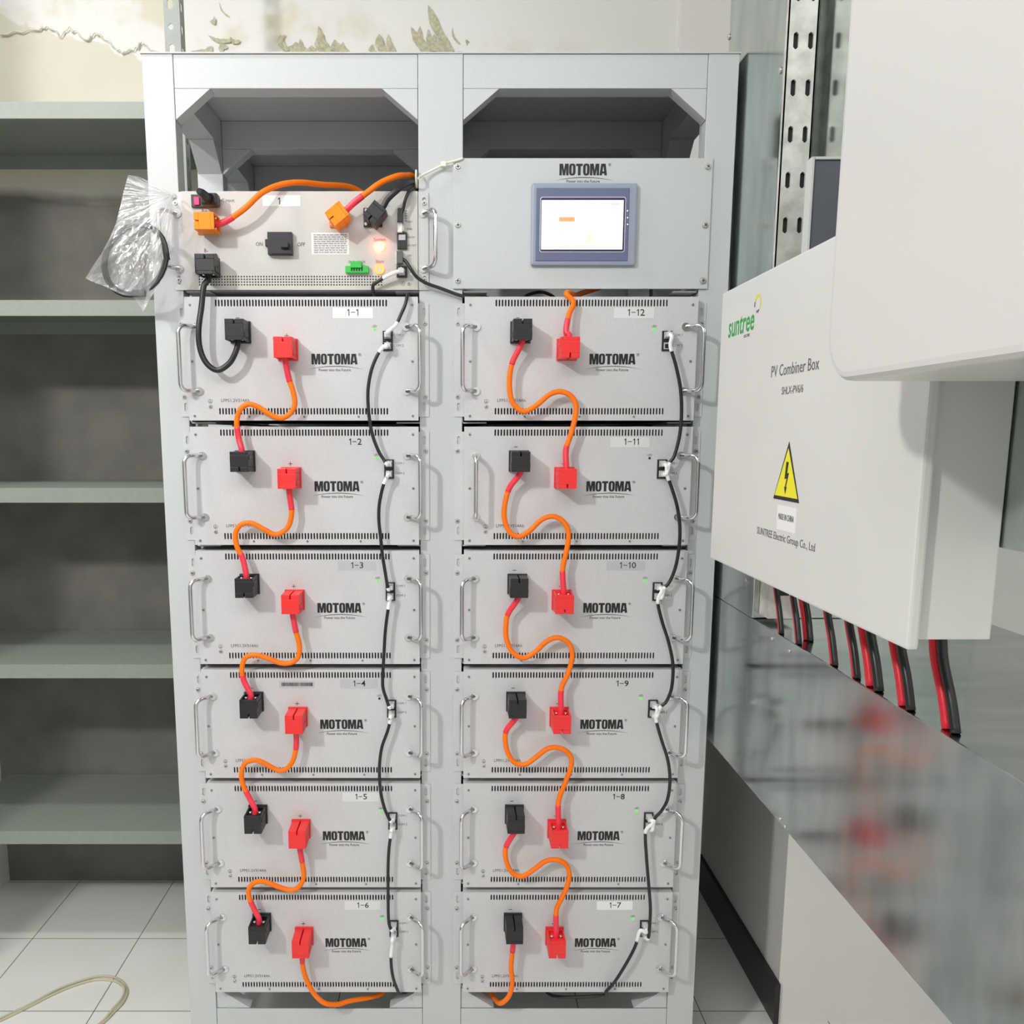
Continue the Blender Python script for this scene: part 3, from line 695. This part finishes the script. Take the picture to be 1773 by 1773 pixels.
def cutpath(P, l0, l1):
    out = []; s = 0
    for i in range(len(P)-1):
        d = (P[i+1]-P[i]).length
        for (t, ) in ((0,),):
            if s >= l0 and s <= l1: out.append(P[i])
        if s < l0 < s+d: out.append(P[i].lerp(P[i+1], (l0-s)/d))
        if s < l1 < s+d: out.append(P[i].lerp(P[i+1], (l1-s)/d))
        s += d
    if l1 >= s-1e-6: out.append(P[-1])
    return out
def cable(name, label, cat, pts, r, m, plugs=(), sleeves=(0, 0), sm='shrink', group=None, smooth=8):
    """pts: world points; plugs: list of (centre, yb, angle, material); sleeves: length of sleeve at start and end"""
    P = spline(pts, smooth); L_ = seglen(P); t = thing(name, label, cat, tuple(P[0]), group)
    MB().tube(cutpath(P, sleeves[0]*.9, L_-sleeves[1]*.9), r, 12).build('jacket', m, t)
    if sleeves[0]: MB().tube(cutpath(P, 0, sleeves[0]), r*1.06+.0003, 12).build('sleeve', sm, t)
    if sleeves[1]: MB().tube(cutpath(P, L_-sleeves[1], L_), r*1.06+.0003, 12).build('sleeve', sm, t)
    for q in plugs:
        plug('plug', q[0], q[1], q[2], q[3], t, *(q[4:] if len(q) > 4 else ()))
    return t
def W_(pxs, Y=-.046): return [at(x, y, (Y if len(q) == 2 else q[2])) for q in pxs for x, y in [q[:2]]]
def pol(n, s): o, cx, cz = mods[n]; return (cx+(MX if s == '-' else PX_), cz+(MZ if s == '-' else PZ))
SB = FY-.0063                                                    # face of the sockets
def exitp(n, s, up): x, z = pol(n, s); k = 1 if up else -1; return [Vector((x, -.049, z+k*.012)), Vector((x, -.049, z+k*.024))]
GR = 'orange jumper cables between battery modules'
def jumper(a, b, sa, sb, upa, upb, pxs, label, sl=(.030, .034), dirA=None):
    P = exitp(a, sa, upa)+W_(pxs, -.044)+list(reversed(exitp(b, sb, upb)))
    ma = 'red' if sa == '+' else 'blackp'; mb_ = 'red' if sb == '+' else 'blackp'
    return cable('power_cable', label, 'cable', P, .0051, 'orange', [(pol(a, sa), SB, 180 if upa else 0, ma), (pol(b, sb), SB, 180 if upb else 0, mb_)], (sl[0]+.020, sl[1]+.020), group=GR)
LJ = {1: [(500, 655), (508, 680), (510, 702), (500, 718), (484, 724), (465, 716), (446, 704), (430, 700), (416, 709), (410, 730), (413, 757)],
      2: [(503, 868), (505, 888), (500, 910), (488, 922), (474, 925), (456, 916), (436, 906), (418, 908), (408, 923), (410, 945), (420, 967)],
      3: [(512, 1092), (518, 1115), (517, 1136), (505, 1147), (486, 1148), (465, 1140), (442, 1134), (425, 1139), (419, 1157), (422, 1178)],
      4: [(513, 1288), (510, 1308), (503, 1324), (490, 1334), (475, 1331), (455, 1320), (440, 1316), (424, 1322), (418, 1341), (422, 1362), (431, 1380)],
      5: [(524, 1498), (526, 1518), (518, 1535), (503, 1541), (481, 1535), (460, 1527), (443, 1527), (432, 1537), (431, 1552), (439, 1572)]}
for n, px in LJ.items():
    jumper(n, n+1, '+', '-', False, True, px, 'orange jumper cable with red and black plugs, from module 1-%d down to module 1-%d' % (n, n+1))
RJ = {7: [(963, 1578), (970, 1560), (981, 1537), (986, 1515), (980, 1497), (965, 1489), (945, 1491), (925, 1505), (905, 1517), (888, 1512), (877, 1492), (876, 1467)],
      8: [(967, 1388), (978, 1357), (988, 1330), (989, 1312), (978, 1299), (960, 1294), (945, 1298), (928, 1311), (910, 1323), (892, 1321), (880, 1305), (875, 1285), (877, 1264)],
      9: [(972, 1192), (983, 1168), (990, 1142), (990, 1125), (982, 1111), (965, 1104), (946, 1111), (925, 1130), (906, 1139), (888, 1130), (877, 1107), (876, 1082), (880, 1062)],
      10: [(974, 988), (979, 962), (984, 936), (983, 916), (972, 900), (955, 894), (936, 901), (915, 921), (896, 929), (881, 919), (873, 895), (875, 868), (883, 843)],
      11: [(980, 778), (989, 750), (997, 717), (996, 697), (985, 683), (968, 678), (950, 684), (930, 701), (910, 712), (896, 707), (885, 690), (882, 660), (887, 628)]}
for n, px in RJ.items():
    jumper(n, n+1, '+', '-', True, False, px, 'orange jumper cable with red and black plugs, from module 1-%d up to module 1-%d' % (n, n+1))
# 1-6 plus, under the modules, to 1-7 minus
P = exitp(6, '+', False)+W_([(524, 1672), (531, 1697), (545, 1722), (563, 1737)], -.044)+[at(585, 1739, -.03), at(606, 1733, -.012), Vector((-.150, .030, .181)), Vector((-.125, .070, .184)), Vector((-.06, .105, .188)), Vector((0, .11, .190)), Vector((.055, .085, .190)), Vector((.085, .050, .189)), Vector((.104, .012, .184))]+W_([(867, 1737, -.03), (881, 1725, -.044), (887, 1702, -.046), (885, 1672, -.046)])+list(reversed(exitp(7, '-', False)))
cable('power_cable', 'orange cable looping under the rack bottom, from module 1-6 to module 1-7', 'cable', P, .0051, 'orange', [(pol(6, '+'), SB, 0, 'red'), (pol(7, '-'), SB, 0, 'blackp')], (.035, .04), group=GR)
# 1-12 plus, up behind the display panel
P = exitp(12, '+', True)+W_([(980, 573, -.046), (985, 545, -.040), (993, 524, -.032)])+[Vector((.224, -.0275, 1.6715)), Vector((.229, -.014, 1.6768)), Vector((.236, .004, 1.6772)), Vector((.25, .03, 1.679)), Vector((.27, .07, 1.69)), Vector((.34, .14, 1.72))]
cable('power_cable', 'orange cable rising from module 1-12 into the gap under the display panel', 'cable', P, .0051, 'orange', [(pol(12, '+'), SB, 180, 'red')], (.045, 0))
# control unit cables
def bxz(x, y, Y): p = at(x, y, Y); return (p.x, p.z)
sbm = by-.0068
c = bxz(354, 383, -.052); p0 = Vector((c[0]+.012, -.034, c[1]))
P = [p0, p0+Vector((.012, 0, 0))]+W_([(400, 378, -.038), (425, 360, -.040), (452, 335, -.036), (482, 321, -.02), (515, 316, .0), (560, 320, .05), (615, 327, .12)])+[Vector((-.12, .20, 1.872))]
cable('power_cable', 'orange cable arching from the control unit terminal B+ over its top edge', 'cable', P, .0053, 'orange', [(c, sbm, -90, 'orangep', .030, .044, .037)], (.040, 0))
c = bxz(355, 457, -.055); p0 = Vector((c[0], -.036, c[1]-.012)); q = pol(1, '-')
P = [p0, p0+Vector((0, 0, -.012))]+W_([(353, 495, -.042), (349, 530, -.045), (344, 570, -.05), (346, 602, -.05), (357, 628, -.05), (376, 641, -.05), (396, 630, -.05), (407, 612, -.05)])+list(reversed(exitp(1, '-', False)))
cable('power_cable', 'thick black cable looping from control unit terminal B- to module 1-1', 'cable', P, .0054, 'cblack', [(c, sbm, 0, 'blackp', .034, .044, .036), (q, SB, 0, 'blackp')])
c = bxz(584, 371, -.05); p0 = Vector((c[0]+.010, -.034, c[1]+.008))
P = [p0, p0+Vector((.008, 0, .006))]+W_([(612, 352, -.036), (635, 334, -.036), (660, 316, -.03), (688, 305, -.014), (703, 304, .022), (716, 306, .058)])+[Vector((-.03, .075, 1.884)), Vector((.0, .09, 1.876))]
cable('power_cable', 'orange cable from the tilted orange plug to the zip tie at the centre post', 'cable', P, .0053, 'orange', [(c, sbm, -128, 'orangep', .030, .044, .034)], (.045, 0))
c = bxz(649, 369, -.05); p0 = Vector((c[0]+.009, -.034, c[1]+.009))
P = [p0, p0+Vector((.006, 0, .007))]+W_([(672, 344, -.034), (688, 329, -.034), (702, 318, -.014), (713, 315, .022), (720, 315, .050)])+[Vector((-.035, .066, 1.868)), Vector((-.01, .08, 1.856))]
cable('power_cable', 'thick black cable from the tilted black plug to the zip tie at the centre post', 'cable', P, .0056, 'cblack', [(c, sbm, -140, 'blackp', .028, .044, .034)])
P = W_([(694, 372, -.0195), (698, 362, -.0205), (702, 345, -.024), (708, 332, -.020), (715, 327, .002), (720, 325, .046)])+[Vector((-.045, .056, 1.851)), Vector((-.02, .058, 1.842))]
t = cable('signal_cable', 'thin dark cable from the pin header up to the zip tie', 'cable', P, .0030, 'cblack')
p = at(693, 381, by-.008); MB().box(p.x-.005, p.x+.005, by-.020, by-.0086, p.z-.006, p.z+.010).build('pin_plug', 'blackp', t, .0006)
p = at(693, 396, by); t = tag(MB().box(p.x-.0045, p.x+.0045, by-.014, by, p.z-.009, p.z+.009).box(p.x+.0045, p.x+.007, by-.008, by, p.z-.006, p.z+.004).build('wire_plug', 'white', None, .0006), 'small white wire plug in the column of ports on the control unit', 'plug')
# serial cable
P = W_([(693, 447, -.020), (702, 452, -.022), (711, 465, -.026), (722, 480, -.024), (740, 491, -.018), (765, 500, -.014), (795, 511, -.012), (815, 515, -.010)])+[Vector((.060, .002, 1.6732)), Vector((.082, .03, 1.6735)), Vector((.12, .12, 1.676))]
t = cable('signal_cable', 'thin black cable from the control unit serial port across the centre post', 'cable', P, .0032, 'cblack')
a = at(687, 458, by-.007); b = at(698, 437, by-.007); MB().box(a.x, b.x, by-.021, by-.0074, a.z, b.z).build('serial_plug', 'gprint', t, .001)
# power inlet plug
t = thing('power_plug', 'black angled mains plug pushed into the control unit inlet', 'plug', tuple(at(362, 345, by-.006)))
a = at(350, 356, -.03); b = at(377, 335, -.03); MB().box(a.x, b.x, -.038, by-.006, a.z, b.z).build('plug_body', 'blackp', t, .004)
p = at(357, 341, -.042); MB().tube([p+Vector((.006, .004, -.002)), p, p+Vector((-.006, -.006, .006)), at(344, 331, -.055)], [.0095, .0085, .0068, .0058], 14).build('strain_relief', 'blackp', t)
# network cables
def jack(n, k): o, cx, cz = mods[n]; return Vector((cx+.164, FY-.0045, cz+(.0443, .0247)[k-1]))
GN = 'black network cables chaining the modules'
def net(pts, label, s0, s1, p0=None, p1=None, group=GN):
    t = cable('network_cable', label, 'cable', pts, .0033, 'cblack', (), (s0, s1), 'white', group)
    for p in (p0, p1):
        if p is not None: MB().box(p.x-.0055, p.x+.0055, p.y-.016, p.y, p.z-.0045, p.z+.0045).box(p.x-.002, p.x+.002, p.y-.014, p.y, p.z+.0045, p.z+.0062).build('clip_plug', 'clear', t, .0006)
    return t
def J(n, k, d=(0, -.001)): j = jack(n, k); return [j+Vector((0, -.012, 0)), j+Vector((d[0], -.020, d[1]))]
p = at(695, 471, by-.006)
P = [p+Vector((0, -.012, 0))]+W_([(683, 472, -.028), (670, 478, -.026), (655, 487, -.022), (646, 494, -.020)])+[Vector((-.141, -.008, 1.6765)), Vector((-.138, .03, 1.676)), Vector((-.12, .05, 1.676)), Vector((-.085, .030, 1.6735)), Vector((-.0757, .002, 1.6732)), Vector((-.0759, -.014, 1.6735)), Vector((-.0762, -.0255, 1.670))]+W_([(702, 526, -.034), (694, 545, -.036), (685, 563, -.040)])+list(reversed(J(1, 1, (.002, .004))))
p = p+Vector((0, -.0012, 0))
net(P, 'black network cable from the control unit dropping to the upper port of module 1-1', .038, .036, p, jack(1, 1), None)
LN = {1: [(663, 601), (652, 618), (642, 645), (637, 680), (639, 720), (645, 753), (655, 780), (664, 795)],
      2: [(670, 826), (663, 843), (657, 872), (656, 900), (659, 930), (662, 960), (666, 985)],
      3: [(675, 1038), (671, 1062), (667, 1095), (665, 1130), (663, 1165), (663, 1190), (669, 1210)],
      4: [(677, 1242), (671, 1266), (661, 1295), (657, 1330), (659, 1370), (666, 1400)],
      5: [(678, 1440), (674, 1465), (672, 1500), (672, 1550), (673, 1595)]}
for n, px in LN.items():
    net(J(n, 2, (-.002, -.004))+W_(px, -.040)+list(reversed(J(n+1, 1, (-.003, 0)))), 'black network cable with white ends, from module 1-%d down to module 1-%d' % (n, n+1), (.030 if n != 3 else .036), .012, jack(n, 2), jack(n+1, 1))
net(J(6, 2, (-.002, -.004))+W_([(679, 1636, -.04), (677, 1662, -.042), (680, 1690, -.042), (687, 1711, -.036), (693, 1721, -.0255)])+[Vector((-.086, .006, .2075)), Vector((-.092, .045, .2075)), Vector((-.12, .15, .195))], 'black network cable from module 1-6 into the rack base', .050, 0, jack(6, 2), None, None)
RN = {12: [(1161, 600), (1170, 632), (1178, 672), (1180, 712), (1177, 752), (1168, 788), (1160, 801)],
      11: [(1155, 822), (1163, 845), (1172, 875), (1177, 910), (1176, 945), (1170, 980), (1160, 1006), (1150, 1019)],
      10: [(1139, 1042), (1146, 1075), (1157, 1110), (1165, 1150), (1163, 1190), (1154, 1214), (1143, 1225)],
      9: [(1136, 1246), (1145, 1280), (1156, 1315), (1160, 1350), (1156, 1383), (1146, 1403), (1134, 1417)],
      8: [(1118, 1440), (1119, 1480), (1123, 1530), (1126, 1570), (1125, 1600)]}
for n, px in RN.items():
    net(J(n, 1, (.003, -.005))+W_(px, -.042)+list(reversed(J(n-1, 2, (.003, .001)))), 'black network cable with white ends, from module 1-%d down to module 1-%d' % (n, n-1), .038, (.032 if n != 8 else .012), jack(n, 1), jack(n-1, 2))
net(J(7, 1, (-.002, -.005))+W_([(1108, 1612, -.042), (1100, 1638, -.042), (1085, 1667, -.042), (1065, 1699, -.036), (1050, 1716, -.027), (1041, 1724, -.016)])+[Vector((.232, .022, .184)), Vector((.215, .08, .185)), Vector((.20, .15, .188))], 'black network cable leaving module 1-7 diagonally into the rack base', .048, 0, jack(7, 1), None, None)
# zip tie on the centre post
P = W_([(802, 274, -.006), (790, 278, -.008), (772, 283, -.010), (750, 294, -.010), (732, 303, -.014), (724, 309, -.024)])
t = thing('zip_tie', 'cream nylon zip tie bundling the cables at the centre post', 'zip tie', tuple(P[0]))
mb = MB(); mb.tube(spline(P, 4), .0021, 6); mb.build('strap', 'cream', t)
p = at(768, 285, -.010); MB().box(p.x-.005, p.x+.005, -.016, -.004, p.z-.0045, p.z+.0045).build('lock_head', 'cream', t, .001)
c0 = at(721, 310, -.004); mb = MB(); ring = [c0+Vector((0, math.cos(a)*.022, math.sin(a)*.014)) for a in [i*math.pi/8 for i in range(17)]]
mb.tube(ring, .0018, 6, False); mb.build('loop', 'cream', t)

# loose dark leads behind the gap above module 1-12
P = [Vector((.145, .06, 1.672)), Vector((.16, .055, 1.684)), Vector((.185, .06, 1.690)), Vector((.205, .06, 1.684)), Vector((.225, .07, 1.672))]
t = tag(MB().tube(spline(P, 6), .0032, 8).build('signal_cable', 'cblack'), 'short dark cable loop seen in the gap above module 1-12', 'cable')

# ------------------------------------------------------------------ plastic bag with a coiled lead on the control unit handle
bag = thing('plastic_bag', 'clear crumpled plastic bag hanging from the left handle of the control unit', 'bag', tuple(at(298, 342, -.045)))
out = [(222, 303), (236, 305), (252, 311), (275, 323), (293, 333), (301, 342), (299, 360), (297, 390), (297, 425), (290, 468), (268, 505), (258, 520), (248, 541), (240, 527), (231, 515), (206, 508), (182, 496), (165, 490), (148, 482), (160, 462), (176, 438), (190, 412), (201, 386), (208, 358), (214, 332)]
cen = at(236, 425, -.066); rings = 9; K = len(out)
def bag_layer(sg):
    mb = MB(); rb = random.Random(5 if sg > 0 else 9); idx = []
    for r_ in range(rings+1):
        f = r_/rings
        if r_ == 0: mb.v.append((cen.x, cen.y-.016*sg, cen.z)); idx.append([0]*K); continue
        row = []
        for k, (x, y_) in enumerate(out):
            e = at(x, y_, -.066); p = cen.lerp(e, f); bulge = .017*(1-f**2.2)*min(1, max(.15, (1.80-p.z)/.06+.3))
            mb.v.append((p.x, -.066-sg*bulge+rb.uniform(-.0035, .0035)*(f < .99), p.z)); row.append(len(mb.v)-1)
        idx.append(row)
    for r_ in range(rings):
        for k in range(K):
            j = (k+1) % K
            if r_ == 0: mb.face((0, idx[1][k], idx[1][j]), True)
            else: mb.face((idx[r_][k], idx[r_+1][k], idx[r_+1][j], idx[r_][j]), True)
    return mb
o = bag_layer(1).build('bag_front', 'bag', bag); o = bag_layer(-1).build('bag_back', 'bag', bag)
P = W_([(300, 342, -.066), (300, 337, -.052), (303, 336, -.030), (305, 342, -.018), (303, 349, -.026), (299, 346, -.052), (299, 343, -.066)]); MB().tube(spline(P, 5), .0022, 6).build('knot', 'bag', bag)
cl = thing('coiled_lead', 'coiled black lead inside the clear plastic bag', 'cable', tuple(at(237, 505, -.048)))
mb = MB(); pts = []
for k in range(3*28+1):
    a = 2*math.pi*k/28; lp = k//28; x = 234+(50+2.6*lp)*math.cos(a)-8*math.sin(a); y_ = 450+(58+2.4*lp)*math.sin(a)
    pts.append(at(x, y_, -.066+.005*math.sin(a*.7+k*.05)))
mb.tube(pts, .0031, 8).build('lead', 'cblack', cl)
for sx, sy in ((242, 508),):
    p = at(sx, sy, -.066); MB().box(p.x-.012, p.x+.012, p.y-.008, p.y+.008, p.z-.006, p.z+.006).build('connector', 'gprint', cl, .002)

# ------------------------------------------------------------------ right side: galvanised trunking, strut, combiner box, inverter
gt = thing('cable_trunking', 'shiny galvanised steel cable trunking with upright and level runs, right of the rack', 'trunking', (.745, -.4, .78))
MB().box(.545, .945, -.195, .092, 1.0855, 2.999).build('upright_duct', 'galv', gt, .0015)
MB().box(.545, .945, -1.30, .178, .780, 1.085).build('level_duct', 'galv', gt, .0015)
MB().box(.545, .56, -1.30, -.196, 1.30, 2.999).build('side_sheet', 'galv', gt, .0008)
for (x, y_, X) in ((1263, 64, .545), (1352, 122, .545)):
    d = _ray(x, y_); t_ = X/d.x; p = Vector((X, CY+d.y*t_, CZ+d.z*t_)); MB().cyl((X, p.y, p.z), (-1, 0, 0), .006, .003, 12, .004).build('rivet', 'zinc', gt)
for (x, y_) in ((1293, 1004), (1338, 1106), (1368, 1127), (1352, 1418), (1360, 1431)):
    d = _ray(x, y_); t_ = .545/d.x; p = Vector((.545, CY+d.y*t_, CZ+d.z*t_)); MB().cyl((.545, p.y, p.z), (-1, 0, 0), .0035, .003, 10, .002).build('rivet', 'zinc', gt)
d = (.612, 1.105); MB().box(.556, .600, -.2385, -.196, 1.094, 1.180).build('knockout_box', 'strut', gt, .001)
MB().box(.568, .590, -.2392, -.2386, 1.135, 1.165).build('knockout_hole', 'inside', gt)
# slotted channel strut with two columns of slots
mb = MB(); x0, x1, z0, z1 = .4905, .5350, 1.645, 2.999; pz = 0.0636; zc = 1.9735; yf = -.35
zs = [zc+i*pz for i in range(-13, 15) if z0+.02 < zc+i*pz < z1-.02]; prev = z0
for i, z in enumerate(zs):
    nxt = z+pz/2 if i < len(zs)-1 else z1; xm = (x0+x1)/2
    slotted(mb, 0, 0, 0, 0, [(x0, xm, prev, nxt, x0+.0130, z, .0037, .0115, True), (xm, x1, prev, nxt, x1-.0100, z, .0037, .0115, True)], yf, .003); prev = nxt
mb.box(x0, x0+.0025, yf, yf+.007, z0, z1); mb.box(x1-.0025, x1, yf, yf+.030, z0, z1); mb.box(x1, .5446, yf+.022, yf+.030, z0, z1); mb.cur = 1; mb.box(x0+.004, x1-.004, yf+.005, yf+.0065, z0, z1)
st = tag(mb.build('slotted_strut', ['strut', 'inside']), 'scuffed zinc channel strut with two columns of slots, above the combiner box', 'strut')
# dark box added to stand in for a presumed reflection beside the strut
t = thing('reflection_stand_in', 'dark grey box with pale rim, standing in for a presumed reflection right of the slotted strut', 'enclosure', (.54, -.5, 1.655))
MB().box(.5035, .5446, -.440, -.424, 1.645, 1.7828).build('stand_in_body', mat('stand_in_dark', (.10, .105, .13), .4), t, .001)
mb = MB(); mb.box(.4995, .5030, -.443, -.424, 1.645, 1.7868); mb.box(.5035, .5446, -.443, -.424, 1.7833, 1.7868)
mb.build('stand_in_rim', 'case', t, .0005)

PXX, PY0, PY1, PZ0, PZ1 = .455, -.85, -.224, 1.199, 1.6415
pv = thing('combiner_box', 'light grey steel box with green lettering and yellow warning triangle', 'electrical box', (.50, -.54, PZ0))
MB().box(PXX+.012, .5435, PY0+.01, PY1-.010, PZ0+.008, PZ1-.008).build('enclosure', 'pv', pv, .002)
MB().box(PXX, PXX+.0115, PY0, PY1, PZ0, PZ1).build('door', 'pv', pv, .003)
def T(y, z, s, size, m, nm, sx=1., bold=0., shear=0., dx=.0002): return text(nm, s, Vector((PXX-dx, y, z)), size, m, pv, sx, bold, shear, SIDE)
T(-.3205, 1.5795, 'suntree', .047, 'lgreen', 'logo_lettering', .80, .0005, .10)
T(-.3500, 1.5590, 'ELECTRIC', .0060, 'gprint', 'logo_lettering', 1.)
mb = MB(); n = 20
for i in range(n):
    if i in (11, 12, 13): continue
    mb.cur = 0 if (i < 9 or i > 16) else 1
    a0, a1 = 2*math.pi*i/n, 2*math.pi*(i+1.0)/n; q = []
    for (aa, rr) in ((a0, 1.), (a1, 1.), (a1, .72), (a0, .72)): q.append((PXX-.0003, -.3885-.0135*rr*math.cos(aa), 1.6005+.0135*rr*math.sin(aa)))
    mb.add(q, [(0, 1, 2, 3)])
mb.build('logo_ring', ['lyellow', 'lviolet'], pv)
T(-.532, 1.4965, 'PV Combiner Box', .0225, 'gprint', 'title_lettering', .92)
T(-.532, 1.4685, 'SHLX-PV6/6', .0145, 'gprint', 'title_lettering', .95)
tr = MB().prism_x([(-.4905, 1.3225), (-.5760, 1.3225), (-.5333, 1.4010)], PXX-.0005, PXX).build('warning_sign', 'print', pv)
MB().prism_x([(-.4955, 1.3275), (-.5710, 1.3275), (-.5333, 1.3920)], PXX-.0009, PXX-.0005).build('sign_face', 'yellow', tr)
mb = MB(); mb.prism_x([(-.530, 1.3745), (-.5375, 1.3740), (-.5345, 1.3590), (-.5405, 1.3600), (-.5330, 1.3410), (-.5355, 1.3405), (-.5315, 1.3310), (-.5275, 1.3405), (-.5300, 1.3410), (-.5340, 1.3525), (-.5270, 1.3510)], PXX-.0012, PXX-.0009); mb.build('sign_bolt', 'print', tr)
s_ = MB().box(PXX-.0005, PXX, -.5690, -.5075, 1.2815, 1.3150).build('origin_sticker', 'sticker', pv)
text('sticker_lettering', 'MADE IN CHINA', Vector((PXX-.0007, -.5383, 1.2995)), .0118, 'gprint', pv, .58, 0, 0, SIDE)
T(-.534, 1.2712, 'SUNTREE Electric Group Co., Ltd', .0150, 'gprint', 'maker_lettering', .93)
# cables between box and duct
GP = 'red and black leads below the combiner box'
k = 0
for (px, py, col, r_) in ((1340, 1096, 'redcab', .0034), (1348, 1097, 'cblack', .0034), (1371, 1114, 'redcab', .0036), (1379, 1115, 'cblack', .0036), (1396, 1108, 'redcab', .0036), (1404, 1110, 'cblack', .0036), (1434, 1150, 'redcab', .0036), (1444, 1152, 'cblack', .0036), (1472, 1173, 'redcab', .0038), (1482, 1175, 'cblack', .0038), (1508, 1188, 'redcab', .0050), (1522, 1197, 'cblack', .0050), (1556, 1222, 'redcab', .0045), (1574, 1230, 'cblack', .0045), (1640, 1262, 'redcab', .0045), (1655, 1270, 'cblack', .0045)):
    d = _ray(px, py); t_ = (1.0855-CZ)/d.z; b = Vector((max(.552, d.x*t_), CY+d.y*t_, 1.0855)); top = b+Vector((.0, .045, .12))
    P = spline([top, b+Vector((.0, .035, .075)), b+Vector((0, .014, .035)), b], 6)
    pairno = k//2; side = ('red', 'black')[k % 2]; ords = ['first', 'second', 'third', 'fourth', 'fifth', 'sixth', 'seventh', 'eighth'][pairno]
    tag(MB().tube(P, r_*1.2, 10).build('dc_cable', col), '%s lead from the combiner box into the duct, %s pair counted from the rack' % (side, ords), 'cable', GP); k += 1
# white inverter
iv = thing('inverter', 'white rounded wall inverter housing overlapping the combiner box, upper right', 'inverter', (.55, -1.15, 1.456))
mb = MB(); pts = []; y0, y1, z0, z1, r_ = -1.42, -.872, 1.456, 2.16, .045
for (cy, cz, s0) in ((y1-r_, z1-r_, 0), (y0+r_, z1-r_, 90), (y0+r_, z0+r_, 180), (y1-r_, z0+r_, 270)):
    for q in range(9): a = R(s0+q*11.25); pts.append((cy+r_*math.cos(a), cz+r_*math.sin(a)))
mb.prism_x(pts, .345, .535); mb.build('housing', 'inv', iv, .008, None, 3)
MB().box(.535, .5448, -1.28, -.93, 1.55, 2.05).build('mounting_bracket', 'case', iv, .002)

# ------------------------------------------------------------------ loose pale cable on the floor, bottom left
P = [Vector((x, y, .0032)) for x, y in ((-1.30, -.02), (-1.17, .12), (-1.0921, .1866), (-1.0454, .2344), (-1.0007, .2933), (-.9563, .3275), (-.9113, .3462), (-.8611, .3345), (-.8228, .2933), (-.8133, .2493), (-.8208, .2133), (-.8327, .1725), (-.86, .12), (-.92, .05))]
P2 = [Vector((x, y, .0032+.006*(i in (3, 4, 5)))) for i, (x, y) in enumerate(((-.92, .06), (-.865, .13), (-.838, .175), (-.826, .215), (-.819, .25), (-.829, .292), (-.866, .325), (-.915, .332), (-.96, .312), (-1.003, .275), (-1.047, .222), (-1.10, .165), (-1.18, .095), (-1.30, -.04)))]
mb = MB(); mb.tube(spline(P, 6), .0029, 8); mb.tube(spline(P2, 6), .0029, 8)
tag(mb.build('floor_cable', 'fcable'), 'thin pale cable lying in a loop on the floor tiles', 'cable')
